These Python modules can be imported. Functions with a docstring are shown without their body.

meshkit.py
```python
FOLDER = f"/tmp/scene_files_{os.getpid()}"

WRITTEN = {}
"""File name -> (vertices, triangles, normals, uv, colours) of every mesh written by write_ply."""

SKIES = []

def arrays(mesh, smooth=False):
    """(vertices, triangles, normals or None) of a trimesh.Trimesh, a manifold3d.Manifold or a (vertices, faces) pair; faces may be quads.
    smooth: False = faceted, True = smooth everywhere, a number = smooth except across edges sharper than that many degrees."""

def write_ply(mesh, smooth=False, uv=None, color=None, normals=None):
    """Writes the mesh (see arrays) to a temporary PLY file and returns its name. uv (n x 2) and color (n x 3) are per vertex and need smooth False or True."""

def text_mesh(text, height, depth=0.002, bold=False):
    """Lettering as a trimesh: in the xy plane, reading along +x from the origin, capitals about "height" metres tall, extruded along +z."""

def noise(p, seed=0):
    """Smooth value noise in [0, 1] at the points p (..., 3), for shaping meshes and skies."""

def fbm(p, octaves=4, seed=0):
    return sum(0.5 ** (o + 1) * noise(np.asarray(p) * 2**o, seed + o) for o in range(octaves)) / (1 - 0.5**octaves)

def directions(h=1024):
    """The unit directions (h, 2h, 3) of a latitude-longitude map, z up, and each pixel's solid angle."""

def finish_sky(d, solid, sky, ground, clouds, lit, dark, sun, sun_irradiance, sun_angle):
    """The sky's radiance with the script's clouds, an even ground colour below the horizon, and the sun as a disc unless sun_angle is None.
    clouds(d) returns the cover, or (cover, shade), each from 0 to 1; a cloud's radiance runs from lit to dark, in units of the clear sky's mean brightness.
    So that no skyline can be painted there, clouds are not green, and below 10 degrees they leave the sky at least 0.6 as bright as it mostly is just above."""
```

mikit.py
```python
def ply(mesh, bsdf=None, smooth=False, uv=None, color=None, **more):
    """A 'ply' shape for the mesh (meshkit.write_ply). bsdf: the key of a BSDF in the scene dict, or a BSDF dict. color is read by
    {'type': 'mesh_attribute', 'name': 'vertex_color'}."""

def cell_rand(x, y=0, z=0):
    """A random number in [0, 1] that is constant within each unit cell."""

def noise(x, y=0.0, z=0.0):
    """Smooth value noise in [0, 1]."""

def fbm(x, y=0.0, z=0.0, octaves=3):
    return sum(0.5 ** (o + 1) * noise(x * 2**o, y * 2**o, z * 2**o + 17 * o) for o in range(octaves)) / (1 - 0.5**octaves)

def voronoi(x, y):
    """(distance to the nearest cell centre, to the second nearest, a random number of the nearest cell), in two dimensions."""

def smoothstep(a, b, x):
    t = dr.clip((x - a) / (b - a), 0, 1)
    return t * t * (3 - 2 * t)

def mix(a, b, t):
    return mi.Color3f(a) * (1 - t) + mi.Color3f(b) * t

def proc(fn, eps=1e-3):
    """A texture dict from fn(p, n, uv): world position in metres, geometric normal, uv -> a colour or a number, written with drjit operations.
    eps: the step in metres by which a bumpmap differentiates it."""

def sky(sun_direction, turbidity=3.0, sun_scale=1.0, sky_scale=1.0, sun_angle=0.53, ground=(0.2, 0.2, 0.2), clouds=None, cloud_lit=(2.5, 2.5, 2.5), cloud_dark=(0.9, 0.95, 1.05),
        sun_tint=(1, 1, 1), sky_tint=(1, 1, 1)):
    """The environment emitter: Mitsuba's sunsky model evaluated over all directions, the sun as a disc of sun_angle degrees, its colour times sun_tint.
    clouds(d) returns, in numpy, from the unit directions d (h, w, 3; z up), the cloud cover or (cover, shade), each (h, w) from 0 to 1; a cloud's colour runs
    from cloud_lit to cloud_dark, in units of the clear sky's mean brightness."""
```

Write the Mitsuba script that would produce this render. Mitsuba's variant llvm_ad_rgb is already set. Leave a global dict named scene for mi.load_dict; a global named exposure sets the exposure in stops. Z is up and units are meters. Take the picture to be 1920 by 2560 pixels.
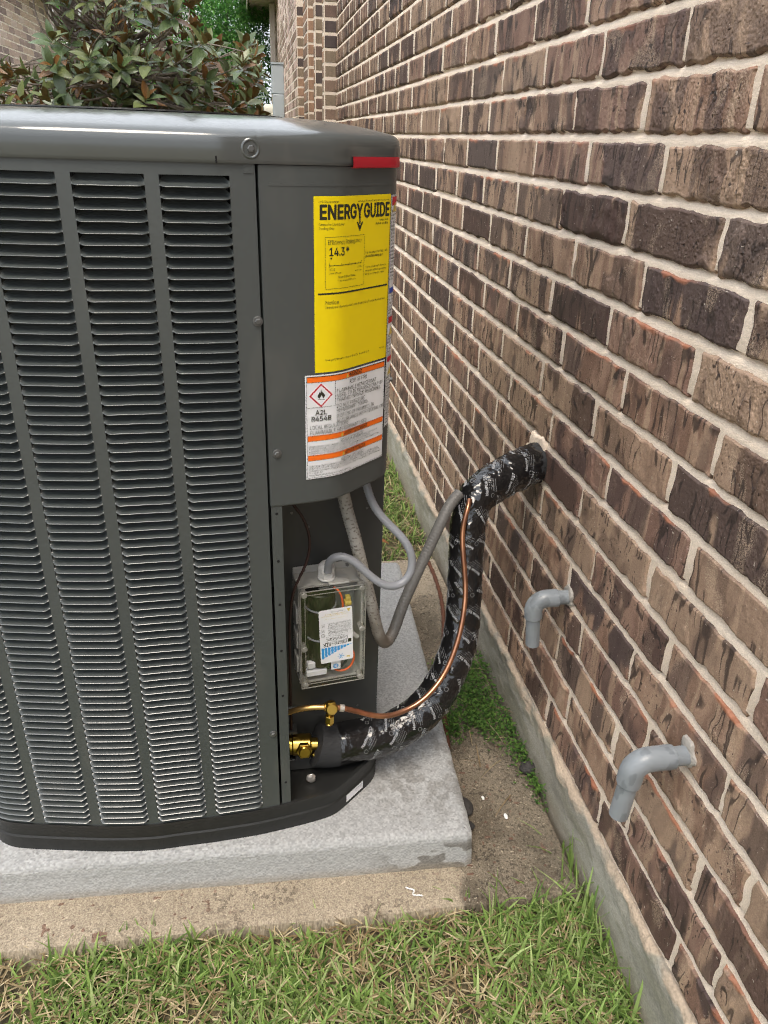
import math, random
import numpy as np
import trimesh
import mitsuba as mi
import drjit as dr
import mikit, meshkit
from mikit import noise, fbm, voronoi, cell_rand, smoothstep, mix, proc
from scipy.interpolate import CubicSpline
T = mi.ScalarTransform4f
scene, labels = {}, {}

# ------------------------------------------------------------------ camera, sky, exposure
EYE = np.array([-0.5443, 0.0, 1.1757])
YAW, PITCH, ROLL, FPX = 0.17651, 0.45623, 0.03555, 1895.1
FWD = np.array([math.sin(YAW) * math.cos(PITCH), math.cos(YAW) * math.cos(PITCH), -math.sin(PITCH)])
RGT = np.array([math.cos(YAW), -math.sin(YAW), 0.0])
UPV = np.cross(RGT, FWD)
RGT, UPV = math.cos(ROLL) * RGT + math.sin(ROLL) * UPV, -math.sin(ROLL) * RGT + math.cos(ROLL) * UPV
scene['camera'] = {'type': 'perspective', 'fov': math.degrees(2 * math.atan(960 / FPX)), 'fov_axis': 'x',
                   'near_clip': 0.02, 'far_clip': 300.0,
                   'to_world': T().look_at(origin=EYE.tolist(), target=(EYE + FWD).tolist(), up=UPV.tolist())}
# bright overcast: the zenith about three times the horizon, a hazy sun high behind the camera
scene['sky'] = mikit.sky([-0.16, -0.42, 0.89], turbidity=4, sun_scale=0.26, sun_angle=28, clouds=lambda d: (1.0 + 0 * d[..., 2], 1 - np.clip(d[..., 2], 0, 1) ** .8),
                         cloud_lit=(2.4, 2.52, 2.72), cloud_dark=(1.15, 1.2, 1.28), ground=(0.16, 0.17, 0.13), sun_tint=(0.94, 0.98, 1.06))
exposure = 3.05

# ------------------------------------------------------------------ helpers
rng = np.random.default_rng(7)
random.seed(7)


def lab(key, label=None, cat=None, group=None, kind=None):
    d = labels.setdefault(key, {})
    for k, v in (('label', label), ('category', cat), ('group', group), ('kind', kind)):
        if v:
            d[k] = v
    return key


def num(key):
    if key not in scene and key not in labels:
        return key
    i = 1
    while f'{key}_{i:03d}' in scene or f'{key}_{i:03d}' in labels:
        i += 1
    return f'{key}_{i:03d}'


def add(key, mesh, bsdf, smooth=False, uv=None, color=None, label=None, cat=None, group=None, kind=None, tw=None):
    key = num(key)
    d = mikit.ply(mesh, bsdf, smooth, uv=uv, color=color)
    if tw is not None:
        d['to_world'] = tw
    scene[key] = d
    if label or cat or group or kind:
        lab(key, label, cat, group, kind)
    return key


def cat_mesh(ms):
    vs, fs, o = [], [], 0
    for m in ms:
        v, f = (m.vertices, m.faces) if hasattr(m, 'vertices') else m
        f = np.asarray(f)
        if f.shape[1] == 4:
            f = np.vstack([f[:, [0, 1, 2]], f[:, [0, 2, 3]]])
        vs.append(np.asarray(v, float)); fs.append(f + o); o += len(v)
    return np.vstack(vs), np.vstack(fs)


def gridf(nu, nv, wrap=False):
    """faces of a grid with nu x nv vertices (u-major)"""
    i, j = np.meshgrid(np.arange(nu if wrap else nu - 1), np.arange(nv - 1), indexing='ij')
    a, b = i * nv + j, ((i + 1) % nu) * nv + j
    q = np.stack([a, b, b + 1, a + 1], -1).reshape(-1, 4)
    return np.vstack([q[:, [0, 1, 2]], q[:, [0, 2, 3]]])


def box(x0, x1, y0, y1, z0, z1, c=0.0):
    """box with chamfer c on all edges"""
    m = trimesh.creation.box((x1 - x0, y1 - y0, z1 - z0))
    if c > 0:
        h = np.array([x1 - x0, y1 - y0, z1 - z0]) / 2
        pts = []
        for sx in (-1, 1):
            for sy in (-1, 1):
                for sz in (-1, 1):
                    s = np.array([sx, sy, sz]) * h
                    for k in range(3):
                        d = np.array([c, c, c]); d[k] = 0
                        pts.append(s - np.sign(s) * d)
        m = trimesh.convex.convex_hull(np.array(pts))
    m.apply_translation([(x0 + x1) / 2, (y0 + y1) / 2, (z0 + z1) / 2])
    return m.vertices, m.faces


def rot_z(m, a, c):
    v, f = m
    R = np.array([[math.cos(a), -math.sin(a), 0], [math.sin(a), math.cos(a), 0], [0, 0, 1]])
    return (np.asarray(v) - c) @ R.T + c, f


def cyl(p0, p1, r0, r1=None, n=20, caps=True, bev=0.0):
    p0, p1 = np.asarray(p0, float), np.asarray(p1, float)
    r1 = r0 if r1 is None else r1
    d = p1 - p0; L = np.linalg.norm(d); d /= L
    if bev:
        st = [(0, r0 - bev), (bev, r0), (L - bev, r1), (L, r1 - bev)]
    else:
        st = [(0, r0), (L, r1)]
    a = np.cross(d, [0, 0, 1] if abs(d[2]) < .9 else [1, 0, 0]); a /= np.linalg.norm(a); b = np.cross(d, a)
    th = np.arange(n) * 2 * np.pi / n
    ring = np.cos(th)[:, None] * a + np.sin(th)[:, None] * b
    v = np.stack([p0 + d * t + ring * r for t, r in st], 1).reshape(-1, 3)
    k = len(st)
    f = gridf(n, k, wrap=True)
    if caps:
        v = np.vstack([v, [p0, p1]]); i = np.arange(n); j = (i + 1) % n
        f = np.vstack([f, np.stack([i * k, np.full(n, n * k), j * k], 1), np.stack([i * k + k - 1, j * k + k - 1, np.full(n, n * k + 1)], 1)])
    return v, f


def smooth_path(pts, n):
    pts = np.asarray(pts, float)
    d = np.r_[0, np.cumsum(np.sqrt(np.linalg.norm(np.diff(pts, axis=0), axis=1)))]
    cs = CubicSpline(d, pts)
    q = cs(np.linspace(0, d[-1], n * 6))
    s = np.r_[0, np.cumsum(np.linalg.norm(np.diff(q, axis=0), axis=1))]
    t = np.linspace(0, s[-1], n)
    return np.stack([np.interp(t, s, q[:, k]) for k in range(3)], 1)


def frames(c):
    t = np.gradient(c, axis=0); t /= np.linalg.norm(t, axis=1, keepdims=True)
    a = np.cross(t[0], [0, 1, 0]); a /= np.linalg.norm(a)
    A = []
    for k in range(len(c)):
        a = a - t[k] * (a @ t[k]); a /= np.linalg.norm(a); A.append(a.copy())
    A = np.array(A)
    return t, A, np.cross(t, A)


def tube(pts, r, n=14, seg=80, disp=None, caps=True, raw=False):
    c = np.asarray(pts, float) if raw else smooth_path(pts, seg)
    t, A, B = frames(c)
    r = np.broadcast_to(r, (len(c),)) if np.ndim(r) else np.full(len(c), r)
    th = np.arange(n) * 2 * np.pi / n
    ring = np.cos(th)[None, :, None] * A[:, None] + np.sin(th)[None, :, None] * B[:, None]
    R = r[:, None] + np.zeros((1, n))
    if disp is not None:
        R = R + disp(c, th, ring)
    v = (c[:, None] + ring * R[..., None])
    i, j = np.meshgrid(np.arange(len(c) - 1), np.arange(n), indexing='ij')
    a, b = i * n + j, i * n + (j + 1) % n
    q = np.stack([a, b, b + n, a + n], -1).reshape(-1, 4)
    f = np.vstack([q[:, [0, 2, 1]], q[:, [0, 3, 2]]])
    v = v.reshape(-1, 3)
    if caps:
        m = len(v); v = np.vstack([v, c[:1], c[-1:]]); k = np.arange(n); l = (k + 1) % n; e = (len(c) - 1) * n
        f = np.vstack([f, np.stack([k, l, np.full(n, m)], 1), np.stack([e + k, np.full(n, m + 1), e + l], 1)])
    return v, f


def hexprism(c, axis, r, h, bev=.001):
    return cyl(np.asarray(c, float), np.asarray(c, float) + np.asarray(axis, float) * h, r, n=6, bev=bev)


def px(P):
    d = np.asarray(P, float) - EYE
    w = np.maximum(d @ FWD, 1e-3)
    return 960 + FPX * (d @ RGT) / w, 1280 - FPX * (d @ UPV) / w, d @ FWD


def nz(p, seed=0, oct=3):
    return meshkit.fbm(np.asarray(p, float), oct, seed) - .5


# ------------------------------------------------------------------ materials
def mat(key, base, rough=.6, bump=None, two=None, **kw):
    def inner(b):
        d = {'type': 'principled', 'base_color': b if isinstance(b, dict) else {'type': 'rgb', 'value': list(b)}, 'roughness': rough, **kw}
        if bump:
            d = {'type': 'bumpmap', 'arbitrary': bump[0], 'scale': bump[1], 'nested': d}
        return d
    scene[key] = {'type': 'twosided', 'a': inner(base), **({'b': inner(two)} if two is not None else {})}
    return key


C3 = mi.Color3f


def brick_local(uv):
    i = dr.floor(uv.x)
    return i, (uv.x - i - .1) / .8, uv.y


def brick_col(p, n, uv):
    i, u, v = brick_local(uv)
    x, y = u * .2415, v * .0637
    r1, r2, r3 = cell_rand(i, 3), cell_rand(i, 9), cell_rand(i, 17)
    o = i * 3.71
    wx = x + .011 * (noise(x * 30 + o, y * 55, o) - .5) + .014 * (v - .5) * (r3 - .5)
    st = fbm(wx * 38 + o, y * 11 + o * .3, o)
    pt = fbm(wx * 24 + o * 1.3, y * 8, o + 5)
    g = noise(x * 700 + o, y * 700)
    g2 = noise(x * 1500, y * 1300 + o)
    c = mix((.320, .205, .142), (.185, .108, .074), smoothstep(.36, .60, st))
    c = mix(c, C3(.300, .208, .145), smoothstep(.50, .85, r1) * .75)
    c = mix(c, C3(.170, .098, .078), smoothstep(.45, .10, r1) * .6)
    c = mix(c, C3(.37, .255, .175), smoothstep(.54, .62, fbm(wx * 70 + o, y * 5, o + 2)) * .6)
    dark = smoothstep(.52 - .10 * r2, .60 - .10 * r2, pt + .16 * (r2 - .5))
    c = mix(c, mix(C3(.062, .034, .027), C3(.058, .043, .044), r3), dark * (.42 + .5 * r2))
    sandy = smoothstep(.58, .68, fbm(wx * 32 + o + 9, y * 12, o + 3)) * smoothstep(.4, .7, g2) * smoothstep(.3, .6, cell_rand(i, 23))
    c = mix(c, C3(.40, .30, .215), sandy * .6)
    line = smoothstep(.06, .02, dr.abs(noise(wx * 105 + o, y * 11, o + 1) - .5)) * smoothstep(.40, .52, noise(wx * 26 + o, y * 34 + 4, o))
    c = mix(c, C3(.030, .020, .017), line * .8)
    pit = smoothstep(.80, .86, noise(x * 260 + o, y * 170, o + 6)) * smoothstep(.45, .65, noise(x * 40 + o, y * 40, o + 7))
    c = mix(c, C3(.02, .014, .012), pit * .8)
    c = c * (.70 + .60 * (.5 * g + .5 * g2))
    org = smoothstep(.86, .95, v + .26 * (noise(x * 60 + o, y * 30, 3) - .62)) * smoothstep(.50, .66, noise(x * 16 + o, 1.5, o)) * smoothstep(.25, .6, r3)
    c = mix(c, C3(.36, .135, .070), org * .75)
    speck = smoothstep(.95, .97, noise(x * 330 + o, y * 330, 8))
    return mix(c, C3(.55, .48, .4), speck * .6)


def brick_bump(p, n, uv):
    i, u, v = brick_local(uv)
    x, y = u * .2415, v * .0637
    o = i * 3.71
    return .55 * fbm(x * 420 + o, y * 300, o) + .9 * fbm(x * 110 + o, y * 32, o) + .35 * smoothstep(.7, .9, noise(x * 240, y * 200, o))


def mortar_col(p, n, uv):
    a = fbm(p.x * 9, p.y * 9, p.z * 9)
    g = noise(p.x * 900, p.y * 900, p.z * 900)
    c = mix((.63, .52, .405), (.75, .64, .52), a)
    c = mix(c, C3(.46, .36, .265), smoothstep(.15, .11, p.z + .02 * noise(p.y * 25, p.z * 25)) * .6)
    return c * (.78 + .4 * g)


def grain_bump(p, n, uv):
    return fbm(p.x * 500, p.y * 500, p.z * 500)


def found_col(p, n, uv):
    a = fbm(p.x * 6, p.y * 5, p.z * 14)
    b = fbm(p.x * 40, p.y * 30, p.z * 60)
    c = mix((.20, .19, .155), (.34, .325, .275), smoothstep(.2, .8, a * .6 + b * .4))
    c = mix(c, C3(.21, .20, .15), smoothstep(.5, .62, fbm(p.y * 14, p.z * 40, 3.0)) * .6)
    c = mix(c, C3(.19, .155, .11), smoothstep(.055, -.005, p.z + .035 * noise(p.y * 18, p.z * 30)) * .65)
    c = mix(c, C3(.44, .345, .255), smoothstep(.106, .121, p.z + .05 * (fbm(p.y * 26, p.z * 40, 1.0) - .5)) * .85)
    return c * (.8 + .4 * noise(p.x * 420, p.y * 420, p.z * 420))


def found_bump(p, n, uv):
    return fbm(p.y * 45, p.z * 130, p.x * 45) + .5 * fbm(p.y * 260, p.z * 260, 2.0)


def slab_col(p, n, uv):
    a = fbm(p.x * 5 + 3, p.y * 5)
    b = fbm(p.x * 19, p.y * 19)
    g = noise(p.x * 620, p.y * 620)
    c = mix((.285, .235, .170), (.375, .315, .235), a * .5 + b * .5)
    wet = smoothstep(-.245, -.19, p.x + .05 * (b - .5)) * smoothstep(1.95, 1.55, p.y + .3 * (b - .5))
    st = smoothstep(.15, .6, wet) * (.66 + .34 * smoothstep(.3, .6, b))
    c = mix(c, mix(C3(.105, .086, .060), C3(.150, .124, .090), smoothstep(.45, .65, fbm(p.x * 9, p.y * 9 + 4))), st * .9)
    c = mix(c, C3(.035, .027, .018), smoothstep(.56, .72, fbm(p.x * 260, p.y * 260)) * smoothstep(.2, .7, wet + .3 * smoothstep(.5, .65, a)) * .7)
    edge = smoothstep(.40, .62, fbm(p.x * 11, p.y * 11)) * smoothstep(.52, .66, fbm(p.x * 170, p.y * 170))
    c = mix(c, C3(.10, .075, .05), edge * .6)
    rust = smoothstep(.86, .90, noise(p.x * 110, p.y * 110, 3.0)) * smoothstep(.5, .7, noise(p.x * 9, p.y * 9, 5.0))
    c = mix(c, C3(.13, .055, .035), rust * .7)
    lite = smoothstep(.88, .93, noise(p.x * 300, p.y * 300))
    c = mix(c, C3(.56, .48, .37), lite * .5)
    return c * (.58 + .78 * g)


def slab_bump(p, n, uv):
    return fbm(p.x * 380, p.y * 380) + 1.5 * fbm(p.x * 70, p.y * 70)


def pad_col(p, n, uv):
    a = fbm(p.x * 7, p.y * 7, p.z * 7)
    g = noise(p.x * 330, p.y * 330, p.z * 330)
    c = mix((.335, .34, .335), (.385, .39, .385), a)
    sp = smoothstep(.78, .9, noise(p.x * 450, p.y * 450, p.z * 450)) * smoothstep(1.05, 1.35, p.y)
    c = mix(c, C3(.16, .15, .14), sp * .7)
    b = fbm(p.x * 22, p.y * 22, p.z * 34)
    wet = smoothstep(-.40, -.30, p.x) * smoothstep(.96, .93, p.y) * smoothstep(.455, .51, b) * smoothstep(.068, .05, p.z)
    wet2 = smoothstep(.19, .08, dr.sqrt(dr.square(p.x + .245) + dr.square((p.y - 1.10) * .9)) + .05 * (b - .5)) * smoothstep(.34, .5, b)
    c = mix(c, C3(.15, .14, .125), dr.minimum(wet * .85 + wet2 * .5 * smoothstep(.35, .6, fbm(p.x * 60, p.y * 60)), .85))
    dirt = smoothstep(.022, .0, p.z) * .5
    c = mix(c, C3(.24, .20, .14), dirt)
    return c * (.70 + .58 * g)


def pad_bump(p, n, uv):
    return fbm(p.x * 190, p.y * 190, p.z * 190) + .6 * fbm(p.x * 520, p.y * 520, p.z * 520)


def soil_col(p, n, uv):
    a = fbm(p.x * 13, p.y * 13)
    g = fbm(p.x * 160, p.y * 160)
    c = mix((.06, .05, .03), (.16, .135, .075), smoothstep(.3, .7, a * .5 + g * .5))
    far = smoothstep(2.6, 5, p.y)
    return mix(c, C3(.075, .12, .028) * (.6 + .8 * g), far)


def paint_col(p, n, uv):
    a = fbm(p.x * 6, p.y * 6, p.z * 6)
    c = mix((.052, .060, .060), (.060, .068, .067), a)
    d = smoothstep(.6, .8, fbm(p.x * 30, p.y * 30, p.z * 9)) * .12
    return mix(c, C3(.16, .15, .13), d)


def coil_col(p, n, uv):
    s = .5 + .5 * dr.sin(p.x * 2600)
    return mix((.010, .011, .012), (.05, .053, .058), s * smoothstep(.3, .6, noise(p.x * 40, p.z * 60)))


def wrap_bump(p, n, uv):
    return fbm(p.x * 60, p.y * 60, p.z * 60) + .4 * fbm(p.x * 190, p.y * 190, p.z * 190)


def copper_col(p, n, uv):
    a = fbm(p.x * 30, p.y * 30, p.z * 30)
    c = mix((.62, .30, .16), (.42, .20, .12), smoothstep(.35, .65, a))
    burnt = smoothstep(-.355, -.375, p.x) * smoothstep(-.43, -.42, p.x) * smoothstep(.30, .28, p.z)
    c = mix(c, mix(C3(.16, .075, .055), C3(.75, .28, .14), noise(p.x * 160, p.y * 90)), burnt * .7)
    return mix(c, C3(.60, .42, .14), smoothstep(-.448, -.456, p.x) * .7)


def conduit_col(p, n, uv):
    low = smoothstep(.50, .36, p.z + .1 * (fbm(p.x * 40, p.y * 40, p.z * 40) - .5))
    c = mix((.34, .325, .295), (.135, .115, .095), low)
    spots = smoothstep(.66, .74, noise(p.x * 330, p.y * 330, p.z * 330)) * smoothstep(-.345, -.36, p.x)
    c = mix(c, C3(.08, .06, .045), spots * .7)
    r = smoothstep(-.335, -.315, p.x)
    return mix(c, C3(.105, .103, .100), r * .9)


def pvc_col(p, n, uv):
    a = fbm(p.x * 40, p.y * 40, p.z * 40)
    c = mix((.185, .205, .22), (.235, .255, .27), a)
    return mix(c, C3(.10, .11, .115), smoothstep(.60, .68, fbm(p.x * 60, p.y * 60, p.z * 25)) * .45)


def rust_col(p, n, uv):
    return mix((.06, .026, .016), (.15, .058, .03), fbm(p.x * 200, p.y * 200, p.z * 200))


def plastic_bump(p, n, uv):
    return fbm(p.x * 700, p.y * 700, p.z * 700)


def bark_col(p, n, uv):
    return mix((.12, .10, .085), (.32, .28, .24), fbm(p.x * 30, p.y * 30, p.z * 8))


def rear_brick(p, n, uv):
    r = dr.floor(p.z / .076)
    a, b = p.z / .076 - r, (p.x + p.y) / .254 + .5 * (r - 2 * dr.floor(r / 2))
    k = dr.floor(b)
    m = dr.maximum(smoothstep(.86, .90, a), smoothstep(.955, .97, b - k))
    c = mix((.20, .12, .085), (.33, .22, .16), cell_rand(k, r, 3))
    return mix(c, C3(.62, .52, .43), m)


def shingle_col(p, n, uv):
    return mix((.16, .155, .15), (.27, .26, .25), noise(p.x * 7, p.y * 7, p.z * 25))


mat('brick_clay', proc(brick_col), .62, (proc(brick_bump, 4e-4), .0044), specular=.45)
BR = []
for k, c in enumerate([(.20, .135, .098), (.145, .095, .075), (.26, .195, .145), (.075, .056, .052), (.31, .19, .125), (.21, .160, .112)]):
    def far_col(p, n, uv, c=c):
        s = fbm((p.x + p.y) * 55, p.z * 9, p.x * 3)
        return C3(*c) * (.72 + .56 * s) * (.85 + .3 * noise(p.x * 300, p.y * 300, p.z * 300))
    BR.append(mat(f'brick_tone_{k}', proc(far_col), .8))
NB = [mat(f'pale_brick_tone_{k}', c, .85) for k, c in enumerate([(.46, .34, .28), (.34, .25, .215), (.54, .43, .36), (.27, .20, .18), (.50, .375, .29)])]
mat('mortar_sand', proc(mortar_col), .9, (proc(grain_bump, 4e-4), .0012))
mat('mortar_plain', (.68, .59, .49), .9)
mat('foundation_concrete', proc(found_col), .9, (proc(found_bump, 8e-4), .0055))
mat('slab_concrete', proc(slab_col), .88, (proc(slab_bump, 6e-4), .0026))
mat('pad_concrete', proc(pad_col), .85, (proc(pad_bump, 8e-4), .0042))
mat('soil', proc(soil_col), .95)
mat('ac_paint', proc(paint_col), .36, specular=.6, clearcoat=.4, clearcoat_gloss=.9)
mat('ac_slat_paint', proc(paint_col), .24, specular=1.0, clearcoat=1.0, clearcoat_gloss=.93)
mat('ac_cap_paint', proc(paint_col), .13, specular=.8, clearcoat=.9, clearcoat_gloss=.95)
mat('dark_steel', (.05, .052, .05), .4, specular=.5)
mat('coil_fins', proc(coil_col), .35, metallic=.5)
mat('black_hollow', (.006, .006, .006), .9)
mat('base_plastic', (.014, .0145, .014), .48, (proc(plastic_bump, 4e-4), .0004), specular=.45)
mat('yellow_print', (.80, .62, .002), .42, specular=.4)
mat('ink', (.022, .022, .012), .5)
mat('orange_print', (.85, .155, .008), .42)
mat('white_print', (.72, .73, .75), .42)
mat('tape_print', (.40, .41, .42), .4)
mat('red_print', (.52, .012, .03), .4)
mat('blue_print', (.03, .27, .62), .4)
mat('gold_print', (.62, .48, .10), .45)
mat('navy_print', (.03, .07, .42), .4)
mat('red_tape', (.40, .004, .018), .28, specular=.5, clearcoat=.5)
mat('screw_steel', (.17, .175, .175), .35, metallic=.7)
mat('grey_plastic', (.40, .395, .365), .45, specular=.4)
mat('gland_plastic', (.60, .60, .58), .38)
mat('clear_rim', (.26, .255, .23), .12, specular=.8, clearcoat=1.0)
mat('circuit_green', (.022, .027, .012), .4)
mat('orange_wire_skin', (.75, .13, .035), .4)
mat('black_wire_skin', (.02, .03, .03), .4)
mat('cable_grey', (.225, .235, .255), .36, specular=.45)
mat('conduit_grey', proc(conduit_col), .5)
mat('copper', proc(copper_col), .30, metallic=.92)
mat('brass', (.60, .40, .085), .22, metallic=1.0)
mat('solder', (.6, .57, .52), .4, metallic=.7)
mat('tape_black', (.0075, .0075, .008), .14, (proc(wrap_bump, 1e-3), .0020), specular=.75)
mat('foam_black', (.021, .022, .024), .8)
mat('brown_wire_skin', (.028, .012, .010), .45)
mat('pvc_grey', proc(pvc_col), .34, specular=.5)
mat('sealant', (.33, .305, .27), .6, (proc(grain_bump, 6e-4), .002))
mat('rust', proc(rust_col), .9)
mat('bark', proc(bark_col), .9)
mat('beige_metal', (.55, .48, .40), .5)
mat('meter_grey', (.40, .445, .47), .5)
mat('cream_plastic', (.62, .60, .50), .5)
mat('white_trim', (.72, .71, .68), .5)
mat('rear_brick', proc(rear_brick), .85)
mat('roof_shingle', proc(shingle_col), .9)
mat('window_dark', (.03, .035, .04), .12, specular=.7)
mat('fence_wood', (.055, .042, .03), .9)
mat('dark_stone', (.035, .032, .03), .8)
mat('white_scrap', (.75, .75, .74), .5)
mat('dead_leaf', (.25, .10, .035), .7)
mat('twig_dry', (.42, .30, .17), .8)
scene['lid_clear'] = {'type': 'thindielectric', 'int_ior': 1.49}
scene['grass_blade'] = {'type': 'principledthin', 'base_color': {'type': 'mesh_attribute', 'name': 'vertex_color'}, 'roughness': .45, 'diff_trans': .7, 'spec_trans': 0.0}
scene['small_leaf'] = {'type': 'principledthin', 'base_color': {'type': 'mesh_attribute', 'name': 'vertex_color'}, 'roughness': .4, 'diff_trans': .75, 'spec_trans': 0.0}
mat('magnolia_green', (.075, .115, .045), .33, two=(.165, .100, .040), specular=.6)
mat('magnolia_olive', (.125, .155, .055), .36, two=(.19, .125, .050), specular=.55)
mat('magnolia_brown', (.15, .072, .02), .38, two=(.17, .08, .022), specular=.4)


# ------------------------------------------------------------------ brick walls
COURSE, BLEN, JOINT = .0762, .254, .0122
J0 = 1.19
FTOP = J0 - 14 * COURSE


def brick_mesh(y0, y1, z0, z1, ident, nu, nv, seed, proud=0.0):
    """One brick in the wall plane x = 0, face towards -x, rough vertical folds, chipped arrises."""
    r = np.random.default_rng(seed)
    L, H = y1 - y0, z1 - z0
    u, v = np.meshgrid(np.linspace(0, 1, nu + 1), np.linspace(0, 1, nv + 1), indexing='ij')
    Y, Z = u * L, v * H
    o = seed * 1.37
    fine = nu > 20
    wob = .0034 if fine else .0015
    eb = (nz(np.stack([Y * 45 + o, Y * 0, Y * 0 + 1], -1)) * 2) * wob * 1.5
    et = (nz(np.stack([Y * 35 + o, Y * 0, Y * 0 + 7], -1)) * 2) * wob
    es = (nz(np.stack([Z * 45 + o, Z * 0, Z * 0 + 3], -1)) * 2) * wob
    yy = Y + es * (1 - 2 * u) * (np.abs(u - .5) * 2) ** 6
    zz = Z + eb * (1 - v) ** 4 + et * v ** 4
    lean = r.uniform(-.25, .25)
    wy = Y + lean * Z + .006 * nz(np.stack([Y * 40 + o, Z * 50, Z * 0], -1))
    s = meshkit.noise(np.stack([wy * 26 + o, Z * 7 + o, Z * 0 + o], -1), 1)
    lv = s * 3.2
    d = .0021 * (np.floor(lv) + np.clip((lv - np.floor(lv)) * 9, 0, 1))
    d += .0026 * nz(np.stack([wy * 75 + o, Z * 16, Z * 0 + o], -1), 2) + .0022 * nz(np.stack([wy * 190, Z * 70 + o, Z * 0], -1), 5, 2)
    e = np.minimum(np.minimum(Y, L - Y), np.minimum(Z, H - Z))
    rough_bot = np.clip(1 - Z / (.006 + .006 * np.clip(nz(np.stack([Y * 60 + o, Y * 0, Y * 0 + 2], -1)) * 2 + .4, 0, 1)), 0, 1)
    d -= .0028 * np.clip(1 - e / .0026, 0, 1) ** 2 + .005 * rough_bot ** 1.5
    X = np.minimum(-(1.45 * d + proud - .0068), -.0010 + (.0046 if nu > 9 else .0012) * np.clip(1 - e / .0022, 0, 1))
    front = np.stack([X, y0 + yy, z0 + zz], -1)
    F = front.reshape(-1, 3)
    uvs = np.stack([ident + .1 + .8 * u, v], -1).reshape(-1, 2)
    idx = np.arange((nu + 1) * (nv + 1)).reshape(nu + 1, nv + 1)
    border = np.r_[idx[:, 0], idx[-1, 1:], idx[-2::-1, -1], idx[0, -2:0:-1]]
    back = F[border].copy(); back[:, 0] = .03
    n0 = len(F); m = len(border)
    f = gridf(nu + 1, nv + 1)[:, ::-1]
    k = np.arange(m); l = (k + 1) % m
    side = np.vstack([np.stack([border[k], border[l], n0 + m + l], 1), np.stack([border[k], n0 + m + l, n0 + m + k], 1)])
    side = side.copy()
    dup = F[border].copy()
    side[side < n0] = 0
    side = np.vstack([np.stack([n0 + k, n0 + l, n0 + m + l], 1), np.stack([n0 + k, n0 + m + l, n0 + m + k], 1)])
    V = np.vstack([F, dup, back]); UV = np.vstack([uvs, uvs[border], uvs[border]])
    return V, np.vstack([f, side]), UV


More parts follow.
